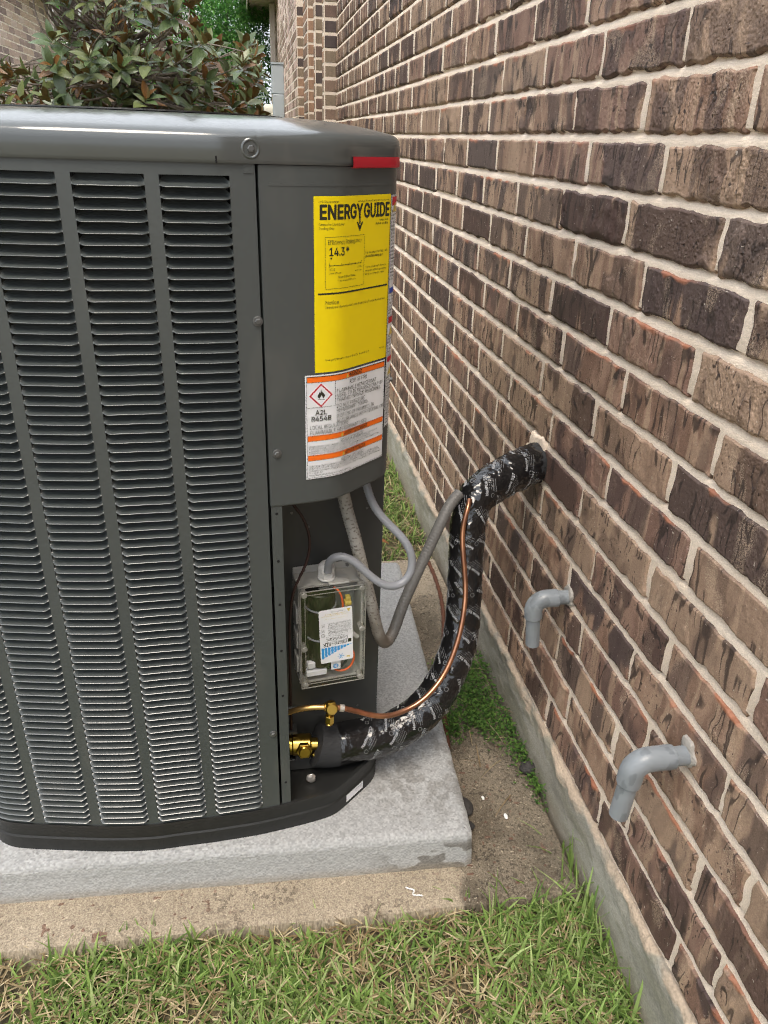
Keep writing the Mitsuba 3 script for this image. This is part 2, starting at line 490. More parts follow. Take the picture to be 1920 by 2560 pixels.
house = lab('brick_house', 'brown brick house wall on a low concrete foundation, close beside the grey air conditioner', 'house')
WALL = 'brick_house__wall'
Y_FAR, Y_BACK = 5.24, -1.6
spec = []
for k in range(-26, 14):
    zt, zb = J0 - k * COURSE - JOINT / 2, J0 - (k + 1) * COURSE + JOINT / 2
    ph = .016 if k % 2 == 0 else .098
    m0 = int(math.floor((Y_BACK - ph) / BLEN))
    y = ph + m0 * BLEN
    while y < Y_FAR:
        a, b = y + JOINT / 2, min(y + BLEN - JOINT / 2, Y_FAR - .002)
        if b - a > .03:
            j = rng.normal(0, .0016, 4)
            spec.append([a + j[0], b + j[1] if b < Y_FAR - .01 else b, zb + j[2] * .7, zt + j[3] * .7])
        y += BLEN
spec = np.array(spec)
cu, cv, cw = px(np.stack([np.zeros(len(spec)), (spec[:, 0] + spec[:, 1]) / 2, (spec[:, 2] + spec[:, 3]) / 2], 1))
au = px(np.stack([np.zeros(len(spec)), spec[:, 0], spec[:, 2]], 1)); bu = px(np.stack([np.zeros(len(spec)), spec[:, 1], spec[:, 2]], 1))
wpx = np.hypot(au[0] - bu[0], au[1] - bu[1]); hpx = FPX * COURSE / np.maximum(cw, .2)
inside = (cw > .2) & (cu > -60 - wpx / 2) & (cu < 1980 + wpx) & (cv > -60 - wpx / 2) & (cv < 2620 + wpx)
hid = (spec[:, 0] > 1.9) & (cu < 985) & (cv > 315)          # stands behind the machine
score = np.where(inside & ~hid, wpx * hpx, 0)
order = np.argsort(-score)
sm = []
for r_, k in enumerate(order):
    y0, y1, z0, z1 = spec[k]
    pr = rng.normal(0, .0011)
    if r_ < 300:
        nu = int(np.clip(wpx[k] * .34, 10, 74)); nv = int(np.clip(hpx[k] * .30, 6, 26))
        V, F, UV = brick_mesh(y0, y1, z0, z1, int(k), nu, nv, 100 + int(k), pr)
        add(WALL + '__brick', (V, F), 'brick_clay', True, uv=UV)
    else:
        near = score[k] > 0
        V, F, UV = brick_mesh(y0, y1, z0, z1, int(k), 8 if near else 2, 4 if near else 2, 100 + int(k), pr)
        sm.append((V, F, UV))
V, F = cat_mesh([(a, b) for a, b, c in sm]); UV = np.vstack([c for a, b, c in sm])
add(WALL + '__distant_bricks', (V, F), 'brick_clay', True, uv=UV, kind='stuff')

# mortar bed: one sheet, weather-struck along every bed joint
yl = np.unique(np.r_[np.arange(Y_BACK, .2, .12), np.arange(.2, 2.2, .0085), np.arange(2.2, Y_FAR, .025), Y_FAR])
zl, dl = [], []
for k in range(14, -27, -1):
    zc = J0 - k * COURSE
    for dz, dd in ((-.034, .0019), (-.0095, .0019), (-.0068, .0012), (-.002, .0020), (.002, .0036), (.0052, .0078), (.0078, .0084), (.0108, .0021)):
        zl.append(zc + dz); dl.append(dd)
zl, dl = np.array(zl), np.array(dl)
o_ = np.argsort(zl); zl, dl = zl[o_], dl[o_]
YY, ZZ = np.meshgrid(yl, zl, indexing='ij')
XX = dl[None] + .0016 * nz(np.stack([YY * 38, ZZ * 55, YY * 0], -1), 3) + .0014 * nz(np.stack([YY * 120, ZZ * 140, YY * 0 + 4], -1), 8, 2)
ZZ2 = ZZ + .0030 * nz(np.stack([YY * 30, np.round(ZZ / COURSE) * 3.3, YY * 0 + 9], -1), 11)
add(WALL, (np.stack([XX, YY, ZZ2], -1).reshape(-1, 3), gridf(len(yl), len(zl))), 'mortar_sand', True)

# foundation strip with rough mortar on its ledge
yl = np.unique(np.r_[np.arange(Y_BACK, .3, .2), np.arange(.3, 3.2, .010), np.arange(3.2, 14.2, .1)])
zl = np.r_[-.25, -.06, np.linspace(-.03, .105, 19), .112, .118, .1225, .125]
YY, ZZ = np.meshgrid(yl, zl, indexing='ij')
prof = np.interp(ZZ, [-.25, .095, .112, .118, .1225, .125], [-.010, -.008, -.009, -.007, .000, .014])
amp = np.interp(ZZ, [-.03, .06, .1, .12], [.5, .8, 2.4, 2.4])
XX = prof + amp * (.006 * nz(np.stack([YY * 14, ZZ * 24, YY * 0], -1), 21) + .004 * nz(np.stack([YY * 60, ZZ * 90, YY * 0], -1), 22))
ZZ = ZZ + np.where(ZZ > .1, .012 * nz(np.stack([YY * 22, ZZ * 0, ZZ * 0 + 6], -1), 23), 0)
add('brick_house__foundation', (np.stack([XX, YY, ZZ], -1).reshape(-1, 3), gridf(len(yl), len(zl))), 'foundation_concrete', True)


def wall_run(holder, origin, udir, length, rows, ztop, tones, phase=0., bond=.5, depth=.02, blen=BLEN, parts=300, c=.003, jitter=.12):
    """A run of plain bricks on the vertical plane through origin along udir; outward normal is udir turned clockwise (seen from above)."""
    o = np.asarray(origin, float); ud = np.asarray(udir, float); ud /= np.linalg.norm(ud)
    nd = np.array([ud[1], -ud[0], 0.])
    made, rest = [], []
    for k in range(rows):
        zb, zt = ztop - (k + 1) * COURSE + JOINT / 2, ztop - k * COURSE - JOINT / 2
        y = -((phase + (k % 2) * bond) % 1.0) * blen
        while y < length:
            a, b = max(y + JOINT / 2, 0.002), min(y + blen - JOINT / 2, length - .002)
            if b - a > .025:
                pc = o + ud * (a + b) / 2 + np.array([0, 0, (zb + zt) / 2 - o[2]])
                u_, v_, w_ = px(pc)
                vis = w_ > .3 and -40 < u_ < 1960 and -40 < v_ < 360
                e0, e1 = px(o + ud * a), px(o + ud * b)
                made.append((abs(e0[0] - e1[0]) * FPX / max(w_, .3) if vis else 0, a, b, zb, zt))
            y += blen
    made.sort(key=lambda t: -t[0])
    for q, (sc, a, b, zb, zt) in enumerate(made):
        m = box(a, b, -depth, rng.normal(0, .0012) + .001, zb, zt, c)
        loc = np.asarray(m[0])
        V = o[None] * [1, 1, 0] + loc[:, :1] * ud + loc[:, 1:2] * nd + loc[:, 2:] * [0, 0, 1]
        t = tones[int(rng.integers(len(tones)))]
        if q < parts and sc > 0:
            add(holder + '__brick', (V, m[1]), t)
        else:
            rest.append((V, m[1], t))
    for t in sorted(set(x[2] for x in rest)):
        add(holder + '__more_bricks', cat_mesh([(a, b) for a, b, x in rest if x == t]), t, kind='stuff')


def backing(x0, x1, y0, y1, z0, z1):
    return box(x0, x1, y0, y1, z0, z1)


# piers beyond the end of the wall, then the rear part of the house
for q, (ya, yb, xl) in enumerate([(5.24, 5.335, -.073), (5.85, 5.945, -.077), (6.60, 7.03, -.072)]):
    P_ = num('brick_house__pier')
    scene[P_] = mikit.ply(backing(xl + .0015, .3, ya + .0015, yb, .10, 3.1), 'mortar_plain')
    tn = [BR[5], BR[5], BR[1], BR[3], BR[0]] if q < 2 else [BR[4], BR[4], BR[2]]
    wall_run(P_, (xl, ya, 0), (1, 0, 0), -xl + .03, 36, J0 + 24 * COURSE, tn, blen=.20, bond=0., c=.004, parts=40)
    wall_run(P_, (xl, yb, 0), (0, -1, 0), yb - ya, 36, J0 + 24 * COURSE, [BR[0], BR[2], BR[4]], c=.004, parts=60)
REAR = 'brick_house__rear_wall'
scene[REAR] = mikit.ply(backing(-.0805, .3, 7.7515, 14.6, .10, 3.1), 'mortar_plain')
wall_run(REAR, (-.082, 14.6, 0), (0, -1, 0), 14.6 - 7.75, 34, J0 + 24 * COURSE, [NB[0], NB[1], NB[2], BR[2], BR[0]], parts=60)
wall_run(REAR, (-.082, 7.75, 0), (1, 0, 0), .12, 36, J0 + 24 * COURSE, [BR[3], BR[2], BR[4], BR[5]], blen=.21, bond=0., parts=40)
scene['brick_house__recess_wall'] = mikit.ply(backing(.012, .3, 5.24, 7.76, .10, 3.1), 'mortar_plain')
# sloped brick sill at the foot of the piers
sl = np.array([[-.06, 5.0, 1.165], [.0, 5.0, 1.205], [.0, 6.6, 1.205], [-.085, 6.6, 1.165], [-.06, 5.0, .9], [.0, 5.0, .9], [.0, 6.6, .9], [-.085, 6.6, .9]])
add('brick_house__sill', (sl, np.array([[0, 1, 2, 3], [0, 4, 5, 1], [0, 3, 7, 4], [3, 2, 6, 7]])), BR[4])
# eave, soffit boards and gutter at the rear corner
eave = [box(-.46, .3, 11.7, 14.9, 2.83, 2.85)]
for k in range(13):
    eave.append(box(-.44, -.09, 11.8 + k * .23, 11.88 + k * .23, 2.80, 2.829))
add('brick_house__soffit', cat_mesh(eave), 'beige_metal')
add('brick_house__gutter', cat_mesh([box(-.57, -.46, 11.6, 14.9, 2.84, 2.96, .012), box(-.475, -.46, 11.6, 14.9, 2.72, 2.84)]), 'white_trim')
add('brick_house__roof', (np.array([[-.57, 11.6, 2.97], [-.57, 14.9, 2.97], [2.5, 14.9, 4.6], [2.5, 11.6, 4.6]]), np.array([[0, 1, 2, 3]])), 'roof_shingle')

# ------------------------------------------------------------------ ground, slab, pad
g = np.linspace(-1, 1, 161)
gx, gy = np.meshgrid(np.sign(g) * np.abs(g) ** 3 * 120, np.sign(g) * np.abs(g) ** 3 * 120 + 1.2, indexing='ij')
gz = -.035 + .015 * nz(np.stack([gx * 5, gy * 5, gx * 0], -1), 31)
add('ground', (np.stack([gx, gy, gz], -1).reshape(-1, 3), gridf(161, 161)), 'soil', True, label='soil and turf under the grass beside the house', kind='structure')

xs = np.unique(np.r_[np.linspace(-2.2, -1.2, 12), np.arange(-1.2, -.018, .012), -.018]); ys = np.arange(.828, 2.021, .012)
sx, sy = np.meshgrid(xs, ys, indexing='ij')
edge_n = .006 * nz(np.stack([sx * 18, sx * 0, sx * 0], -1), 33)
front = sy == ys[0]
sy = np.where(front, sy + edge_n, sy) + .030 * (-.036 - sx) * (1 - (sy - .828) / 1.2)
szz = .0025 * nz(np.stack([sx * 22, sy * 22, sx * 0], -1), 32) - .005 * front - .004 * (sx == xs[-1])
top = np.stack([sx, sy, szz], -1)
fr = np.stack([top[:, 0], top[:, 0] + [0, -.004, -.012], top[:, 0] + [0, -.004, -.10]], 1)
rt = np.stack([top[-1], top[-1] + [.003, 0, -.012], top[-1] + [.003, 0, -.08]], 1)
bk = np.stack([top[:, -1], top[:, -1] + [0, .004, -.1]], 1)
add('concrete_slab', cat_mesh([(top.reshape(-1, 3), gridf(*top.shape[:2])), (fr.reshape(-1, 3), gridf(*fr.shape[:2])), (rt.reshape(-1, 3), gridf(*rt.shape[:2])), (bk.reshape(-1, 3), gridf(*bk.shape[:2]))]),
    'slab_concrete', 40, label='tan weathered concrete slab under the equipment pad, stained dark along the wall', kind='structure')


def rounded_slab(x0, x1, y0, y1, z0, z1, R, rc, step):
    """pad: rounded top edge (radius R) and rounded plan corners (rc)"""
    pts = []
    for cx, cy, a0 in ((x1 - rc, y0 + rc, -90), (x1 - rc, y1 - rc, 0), (x0 + rc, y1 - rc, 90), (x0 + rc, y0 + rc, 180)):
        for a in np.linspace(a0, a0 + 90, 7):
            pts.append([cx + rc * math.cos(math.radians(a)), cy + rc * math.sin(math.radians(a))])
    pts = np.array(pts + pts[:1])
    d = np.r_[0, np.cumsum(np.linalg.norm(np.diff(pts, axis=0), axis=1))]
    t = np.arange(0, d[-1], step)
    ring = np.stack([np.interp(t, d, pts[:, k]) for k in (0, 1)], 1)
    nx = np.roll(ring, -1, 0) - np.roll(ring, 1, 0); nx /= np.linalg.norm(nx, axis=1, keepdims=True)
    nn = np.stack([nx[:, 1], -nx[:, 0]], 1)
    prof = [(.004, z0)] + [(.004 * (1 - k / 3), z0 + (z1 - R - z0) * k / 3) for k in range(1, 4)] + [(-R * (1 - math.cos(a)), z1 - R + R * math.sin(a)) for a in np.linspace(.2, np.pi / 2, 7)] + [(-.06, z1), (-.2, z1), (-.4, z1), (-.499, z1)]
    rows = []
    for off, z in prof:
        w = 1.0 if off > -.05 else None
        p = ring + nn * off if w else np.array([(x0 + x1) / 2, (y0 + y1) / 2]) + (ring - [(x0 + x1) / 2, (y0 + y1) / 2]) * (1 + off / .5)
        rows.append(np.c_[p, np.full(len(p), z)])
    V = np.stack(rows, 1)
    V = V + .0022 * nz(V * 60, 41)[..., None] * np.array([1, 1, 1])
    return V.reshape(-1, 3), gridf(len(ring), len(prof), wrap=True)


def turn_pad(m, a=math.radians(2.4), cx=-.2, cy=.912):
    v = np.array(m[0]); dx, dy = v[:, 0] - cx, v[:, 1] - cy
    v[:, 0], v[:, 1] = cx + dx * math.cos(a) + dy * math.sin(a), cy - dx * math.sin(a) + dy * math.cos(a)
    return v, m[1]


add('equipment_pad', turn_pad(rounded_slab(-1.215, -.198, .911, 1.885, -.002, .0765, .016, .012, .011)), 'pad_concrete', True,
    label='light grey pebbly equipment pad with rounded edges under the air conditioner', cat='equipment pad')

# ------------------------------------------------------------------ air conditioner: outline of the cabinet
ACX, ACY = -.70, 1.325
_Q = np.array([(0, -.37), (.042, -.3695), (.12, -.3645), (.166, -.358), (.216, -.349), (.245, -.3425), (.2625, -.3365), (.28, -.321), (.30, -.3025), (.32, -.284), (.3365, -.269), (.3455, -.2545), (.3515, -.225), (.360, -.17), (.367, -.12), (.3725, -.042)])
_p = np.vstack([_Q @ np.array([[math.cos(a), -math.sin(a)], [math.sin(a), math.cos(a)]]).T for a in np.arange(4) * np.pi / 2] + [_Q[:1]])
_d = np.r_[0, np.cumsum(np.linalg.norm(np.diff(_p, axis=0), axis=1))]
_t = np.linspace(0, _d[-1], 4001)[:-1]
_D = np.stack([np.interp(_t, _d, _p[:, i]) for i in (0, 1)], 1)
_k = np.exp(-.5 * (np.arange(-60, 61) / 14.) ** 2); _k /= _k.sum()
_D = np.stack([np.convolve(np.r_[_D[-60:, i], _D[:, i], _D[:60, i]], _k, 'valid') for i in (0, 1)], 1) + [ACX, ACY]
_D[:, 0] = np.where(_D[:, 0] < ACX, ACX + (_D[:, 0] - ACX) * (1 + .13 * np.clip((ACX - _D[:, 0]) / .2, 0, 1)), _D[:, 0])
_D[:, 1] += np.where(_D[:, 1] < ACY, .055 * np.clip(ACX - .08 - _D[:, 0], 0, .25), 0)
_D = np.vstack([_D, _D[:1]])
_S = np.r_[0, np.cumsum(np.linalg.norm(np.diff(_D, axis=0), axis=1))]
SEAM, LOOP = _S[np.argmin(np.abs(_D[:800, 0] + .534))], _S[-1]


def PP(s):
    a = (np.asarray(s, float) + SEAM) % LOOP
    return np.stack([np.interp(a, _S, _D[:, 0]), np.interp(a, _S, _D[:, 1])], -1)


def NN(s):
    t = PP(np.asarray(s) + .003) - PP(np.asarray(s) - .003); t /= np.linalg.norm(t, axis=-1, keepdims=True)
    return np.stack([t[..., 1], -t[..., 0]], -1)


def on(s, z, off=0.0):
    """points on the cabinet skin: s metres right of the seam, height z, off metres outwards"""
    s, z, off = np.broadcast_arrays(np.asarray(s, float), np.asarray(z, float), np.asarray(off, float))
    q = PP(s) + NN(s) * off[..., None]
    return np.concatenate([q, z[..., None]], -1)


def sheet(s0, s1, z0, z1, off=0., th=.0012, ns=None, nzv=2):
    """a bent sheet of metal as a closed thin box"""
    ns = ns or max(2, int(abs(s1 - s0) / .008) + 1)
    s = np.linspace(s0, s1, ns)
    ring = [(z0, off), (z1, off), (z1, off - th), (z0, off - th)]
    V = np.stack([on(s, np.full(ns, z), o) for z, o in ring] , 1)
    V = np.concatenate([V, V[:, :1]], 1)
    f = gridf(ns, 5)
    n = len(V.reshape(-1, 3))
    caps = np.array([[0, 1, 2], [0, 2, 3], [n - 5, n - 3, n - 4], [n - 5, n - 2, n - 3]])
    return V.reshape(-1, 3), np.vstack([f, caps])


def loft(s, prof, close=False):
    """profile of (z, off) swept along s"""
    V = np.stack([on(s, np.full(len(s), z), o) for z, o in prof], 1)
    return V.reshape(-1, 3), gridf(len(s), len(prof))


AC = lab('air_conditioner', 'dark grey louvred air conditioner with yellow and orange labels on its corner panel', 'air conditioner')
ZT, ZB, ZP = 1.1445, .128, .711
# louvred front panel
COLR = [-.0325 - .094 * i for i in range(7)]
bars = [sheet(COLR[0], -.0035, ZB, ZT, 0, .0012)]
for i in range(7):
    l = COLR[i] - .078
    bars += [sheet(l, COLR[i], 1.133, ZT), sheet(l, COLR[i], ZB, .1425)]
    bars.append(sheet(COLR[i + 1] if i < 6 else l - .03, l, ZB, ZT))
bars.append(sheet(-.70, -.0035, ZT - .0002, ZT + .0016, -.0005, .010))
bars.append(sheet(-.0042, -.0030, ZB, ZT, .0004, .011))
add(AC + '__louvre_panel', cat_mesh(bars), 'ac_paint', 35)


def slat(sl, sr, zl):
    n = 13
    w = np.array([0, .0015, .004, .007, .011, .02, .039, .058, .067, .071, .074, .0765, .078]) * (sr - sl) / .078
    s = sl + w
    e = np.minimum(w, w[-1] - w)
    k = np.clip(e / .0055, 0, 1); k = k * k * (3 - 2 * k)
    prof = np.array([(.0108, -.0128), (.0084, -.0112), (.0063, -.0092), (.0046, -.0066), (.0033, -.0036), (.0023, -.0004), (.0013, .0026), (.0005, .0048), (.0000, .0060), (-.0006, .0062), (-.0010, .0055), (-.0006, .0036), (.0008, .0004), (.0030, -.0030)])
    rows = []
    for dz, off in prof:
        kk = .12 + .88 * k
        rows.append(on(s, zl + dz * (.55 + .45 * k) + .0006 * (1 - k), np.where(off > 0, off * kk, off * (.25 + .75 * k)) + .0002))
    V = np.stack(rows, 1)
    return V.reshape(-1, 3), gridf(n, len(prof))


more = []
for i in range(7):
    for q in range(78):
        z = 1.121 - .01265 * q
        m = slat(COLR[i] - .078, COLR[i], z)
        if i < 3 or (i == 3 and q >= 12):
            if len([1 for _ in ()]) == 0 and (i * 78 + q) < 312:
                add(AC + '__louvre_panel__slat', m, 'ac_slat_paint', True)
                continue
        more.append(m)
add(AC + '__louvre_panel__further_slats', cat_mesh(more), 'ac_slat_paint', True, kind='stuff')
# coil behind the louvres
s = np.linspace(-.75, -.02, 120)
add(AC + '__coil', cat_mesh([loft(s, [(.13, -.040), (1.14, -.040)])]), 'coil_fins')
for z in (.35, .62, .90):
    add(AC + '__coil_guard', sheet(-.75, -.02, z, z + .006, -.030, .004), 'black_hollow')
inner = np.array([[-.60, 1.0, .13], [-.60, 1.0, 1.14], [-.56, 1.35, 1.14], [-.56, 1.35, .13], [-.98, 1.15, .13], [-.98, 1.15, 1.14]])
add(AC + '__inner_wall', (inner, np.array([[0, 1, 2, 3]])), 'black_hollow')
# corner panel with labels
s = np.linspace(.0012, .42, 64)
add(AC + '__corner_panel', cat_mesh([sheet(.0012, .42, ZP, ZT + .001, .0016, .0012, 70), loft(s, [(ZP, .0016), (ZP - .0022, .0005), (ZP - .002, -.004), (ZP + .004, -.012)]),
    sheet(.012, .205, 1.1235, 1.1265, .0023, .0012, 30), sheet(.0004, .0012, ZP, ZT, .0012, .012, 2)]), 'ac_paint', 35)
# rest of the cabinet skin, away from the camera
add(AC + '__side_panel', cat_mesh([sheet(.4225, LOOP - .703, ZB, ZT, 0, .0012, 160), sheet(.284, .4225, ZB, ZP + .01, 0, .0012, 30)]), 'ac_paint', 35)
# left flange and recess under the corner panel
add(AC + '__flange', cat_mesh([sheet(.0012, .0165, .137, ZP - .001, -.0004, .0012, 4), sheet(.0155, .0167, .137, ZP, -.0006, .05, 2)]), 'ac_paint', 35)
holes = []
for z in (.697, .62, .545, .46, .372, .185):
    holes.append(cyl(on(.0088, z, -.0006), on(.0088, z, .0002), .0021, n=12))
add(AC + '__flange__screw_holes', cat_mesh(holes), 'black_hollow', kind='stuff')
a, b = np.array([-.528, 1.100]), PP(.285)
plate = np.array([[a[0], a[1], .12], [b[0], b[1], .12], [b[0], b[1], .76], [a[0], a[1], .76], [a[0], a[1], .76], [-.528, .970, .76], [-.528, .970, .12], [a[0], a[1], .12]])
add(AC + '__recess_plate', (plate, np.array([[0, 1, 2, 3], [4, 5, 6, 7]])), 'dark_steel')
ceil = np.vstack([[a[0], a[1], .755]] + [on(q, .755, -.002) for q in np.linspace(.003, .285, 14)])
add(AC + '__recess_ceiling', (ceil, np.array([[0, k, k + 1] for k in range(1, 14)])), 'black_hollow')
pr = b - a; pr /= np.linalg.norm(pr); pn = np.array([pr[1], -pr[0]])
dots = []
for t_, z in ((.018, .668), (.045, .672), (.07, .677), (.125, .66), (.058, .60), (.15, .20), (.16, .62), (.03, .63)):
    c_ = a + pr * t_
    dots.append(cyl([*(c_ - pn * .0002), z], [*(c_ + pn * .0012), z], .0022, n=10))
add(AC + '__recess_plate__rivets', cat_mesh(dots), 'screw_steel', kind='stuff')
# base pan
s = np.linspace(0, LOOP, 420)
base = loft(s, [(.077, -.02), (.077, .0018), (.1035, .0020), (.1065, -.0002), (.1265, -.0002), (.1365, .0022), (.1365, -.004), (.123, -.005)])
floor_ = np.vstack([[ACX, ACY, .123], on(s, np.full(420, .123), -.004)])
add(AC + '__base_pan', cat_mesh([base, (floor_, np.array([[0, k, k + 1] for k in range(1, 420)]))]), 'base_plastic', 35)
# top cover
prof = [(1.1462, -.003), (1.1462, .0035), (1.150, .0048), (1.167, .0048), (1.1728, .0038), (1.1772, .0010), (1.1803, -.0035), (1.1825, -.010), (1.1862, -.026), (1.1905, -.050), (1.1948, -.08), (1.1975, -.115), (1.1975, -.15), (1.190, -.158)]
rows = []
for z, o in prof:
    if o > -.02:
        rows.append(on(s, np.full(len(s), z), o))
    else:
        q = PP(s); q = np.array([ACX, ACY]) + (q - [ACX, ACY]) * (1 + o / .36)
        rows.append(np.c_[q, np.full(len(s), z)])
V = np.stack(rows, 1)
add(AC + '__top_cover', (V.reshape(-1, 3), gridf(len(s), len(prof))), 'ac_cap_paint', 40)
gr = [cyl([ACX, ACY, 1.19], [ACX, ACY, 1.197], .2, n=40)]
add(AC + '__top_cover__fan_well', cat_mesh(gr), 'black_hollow')
wires = []
for r_ in np.arange(.03, .225, .014):
    th = np.linspace(0, 2 * np.pi, 49)
    wires.append(tube(np.c_[ACX + r_ * np.cos(th), ACY + r_ * np.sin(th), np.full(49, 1.2)], .0016, 5, raw=True, caps=False))
add(AC + '__top_cover__fan_guard', cat_mesh(wires), 'base_plastic', kind='stuff')
# notch in the cover skirt, dimple and bolt
add(AC + '__top_cover__notch', cat_mesh([sheet(-.0475, -.0455, 1.1461, 1.1535, .0052, .001, 2)]), 'black_hollow')


def disc_on(s0, z0, prof, n=28):
    """a small turned shape (radius, outwards) standing on the skin"""
    c = on(s0, z0); n2 = NN(s0); nrm = np.array([n2[0], n2[1], 0.]); tx = np.array([-n2[1], n2[0], 0.])
    th = np.arange(n) * 2 * np.pi / n
    V = np.stack([c + nrm * o + r * (np.cos(th)[:, None] * tx + np.sin(th)[:, None] * [0, 0, 1]) for r, o in prof], 1)
    return V.reshape(-1, 3), gridf(n, len(prof), wrap=True)


add(AC + '__top_cover__dimple', disc_on(-.0076, 1.1618, [(.0112, .0047), (.0098, .0058), (.0086, .0059), (.0072, .0046), (.0060, .0041), (.0, .0041)]), 'ac_cap_paint', 50)


def bolt(s0, z0, base, r=.0042, holder=AC, washer=True):
    c = on(s0, z0, base); n2 = NN(s0); nrm = np.array([n2[0], n2[1], 0.])
    ms = [hexprism(c, nrm, r, .0042, .0008)]
    if washer:
        ms.append(cyl(c, c + nrm * .0012, r * 1.5, n=22, bev=.0003))
    ms.append(cyl(c + nrm * .0042, c + nrm * .0047, r * .55, n=14))
    return add(holder + '__screw', cat_mesh(ms), 'screw_steel', 30)


bolt(-.0076, 1.1618, .0038, .0040, AC + '__top_cover', False)
for s0, z0, bo in ((-.0068, .9674, .0002), (.0117, .7887, .0018), (-.0095, .2979, .0002)):
    bolt(s0, z0, bo)
bolt(.268, .845, .0018, .0040)
add(AC + '__seam_clip', cat_mesh([sheet(-.0165, -.0045, 1.1365, 1.1463, .0012, .001, 3)]), 'ac_paint')
# red strip hanging over the cover edge
q = np.linspace(.1165, .2140, 30)
add(AC + '__warning_tape', loft(q, [(1.1560, .0050), (1.1562, .0066), (1.1500, .0072), (1.1445, .0070), (1.1436, .0060), (1.1440, .0040)]), 'red_tape', 40, label='red tape strip over the lower edge of the cover')


# ------------------------------------------------------------------ printed labels on the skin
def flat(poly_pts):
    """filled polygon (convex or simple) in label coordinates as a mesh"""
    from shapely.geometry import Polygon
    v, f = trimesh.creation.triangulate_polygon(Polygon(poly_pts), engine='earcut')
    return np.c_[v, np.zeros(len(v))], f


def rect(x0, y0, x1, y1, n=None):
    n = n or max(2, int((x1 - x0) / .006) + 1)
    x = np.linspace(x0, x1, n)
    V = np.stack([np.c_[x, np.full(n, y0), np.zeros(n)], np.c_[x, np.full(n, y1), np.zeros(n)]], 1)
    return V.reshape(-1, 3), gridf(n, 2)


def words(txt, x, y, h, width=None, right=False, centre=False, bold=False):
    m = meshkit.text_mesh(txt, h, .0001, bold)
    v, f = np.array(m.vertices), np.array(m.faces)
    keep = (np.abs(v[f][:, :, 2] - .0001) < 1e-6).all(1)           # the front faces only
    f = f[keep]
    w = v[:, 0].max()
    k = width / w if width else 1.0
    v = v * [k, 1, 0]
    w *= k
    return v + [x - (w if right else w / 2 if centre else 0), y, 0], f


def frame(x0, y0, x1, y1, t):
    return [rect(x0, y0, x1, y0 + t), rect(x0, y1 - t, x1, y1), rect(x0, y0 + t, x0 + t, y1 - t, 2), rect(x1 - t, y0 + t, x1, y1 - t, 2)]


def ticks(x0, x1, y, h, seed, gap=.3):
    """a line of print too small to read, as short strokes"""
    r = np.random.default_rng(seed); x, out = x0, []
    while x < x1 - h * .4:
        w = h * r.uniform(.28, .6)
        out.append(rect(x, y, min(x + w * .55, x1), y + h * r.uniform(.75, 1.0), 2))
        x += w + h * (.12 if r.random() > gap * .5 else .7)
    return out


def on_skin(ms, off):
    v, f = cat_mesh(ms)
    return on(v[:, 0], v[:, 1], off), f


def skin(key, ms, off, m):
    return add(key, on_skin(ms, off), m)


EL = AC + '__energy_label'
BASE = .0016
skin(EL, [rect(.0655, .8970, .2000, 1.1128, 60)], BASE + .0006, 'yellow_print')
lab(EL, 'yellow energy rating label at the top of the corner panel')
O1 = BASE + .00105
ink = []
hh = .0160
for dx_, dy_ in ((0, 0), (.0008, 0), (.0004, .0003), (.0004, -.0003)):
    ink += [words('ENERGY', .0716 + dx_, 1.0868 + dy_, hh * 1.0, .0690, bold=True), words('GUIDE', .1426 + dx_, 1.0868 + dy_, hh * 1.0, .0532, bold=True)]
ink += [rect(.1345, 1.0795, .1372, 1.0885, 2), flat([(.1298, 1.0815), (.1359, 1.0705), (.1420, 1.0815), (.1400, 1.0822), (.1359, 1.0770), (.1318, 1.0822)])]
ink += [words('U.S. Government', .0718, 1.1052, .0026, .0262), words('Federal law prohibits removal of this label before consumer purchase', .1955, 1.1052, .0020, .0640, right=True)]
ink += [words('Central Air Conditioner', .0716, 1.0794, .0028, .0352), words('Cooling Only', .0716, 1.0748, .0028, .0205)]
ink += ticks(.176, .194, 1.0812, .0024, 3) + ticks(.168, .194, 1.0768, .0026, 4)
ink += frame(.0797, 1.0038, .1455, 1.0663, .00045)
ink += [words('Efficiency Rating', .0830, 1.0573, .0052, .0430), words('(SEER2)**', .1272, 1.0578, .0036, .0135)]
ink += [words('14.3', .0842, 1.0440, .0095, .0235, bold=True), words('*', .1085, 1.0440, .0095, bold=True)]
ink += [flat([(.0862, 1.0418), (.0895, 1.0418), (.08785, 1.0390)])]
ink += [rect(.0850, 1.0318, .1400, 1.0326), rect(.0850, 1.0300, .0857, 1.0352, 2), rect(.1393, 1.0318, .1400, 1.0352, 2)]
ink += [rect(x, 1.0320, x + .0006, 1.0342, 2) for x in (.1025, .1155, .128)]
ink += [words('13.8', .0852, 1.0262, .0026), words('Least Efficient', .0852, 1.0222, .0019, .0175), words('27.0', .1400, 1.0266, .0026, right=True), words('Most Efficient', .1400, 1.0226, .0018, .0125, right=True)]
ink += [words('Range of Similar Models', .1130, 1.0168, .0027, .0305, centre=True), words('**Seasonal Energy Efficiency Ratio 2', .1130, 1.0126, .0019, .0330, centre=True)]
ink += [words('For energy cost info, visit', .1478, 1.0424, .0026, .0470), words('productinfo.energy.gov', .1478, 1.0378, .0028, .0365, bold=True)]
ink += [words('*Your air conditioner\'s efficiency', .1478, 1.0244, .0024, .0435), words('rating may be better depending on', .1478, 1.0199, .0024, .0460), words('the coil your contractor installs', .1478, 1.0154, .0024, .0400)]
ink += [rect(.0705, .9972, .1965, .9993)]
ink += [words('Notice', .0798, .9848, .0046, .0190), words('Federal law allows this unit to be installed in all U.S. states and territories.', .0798, .9797, .0028, .1125)]
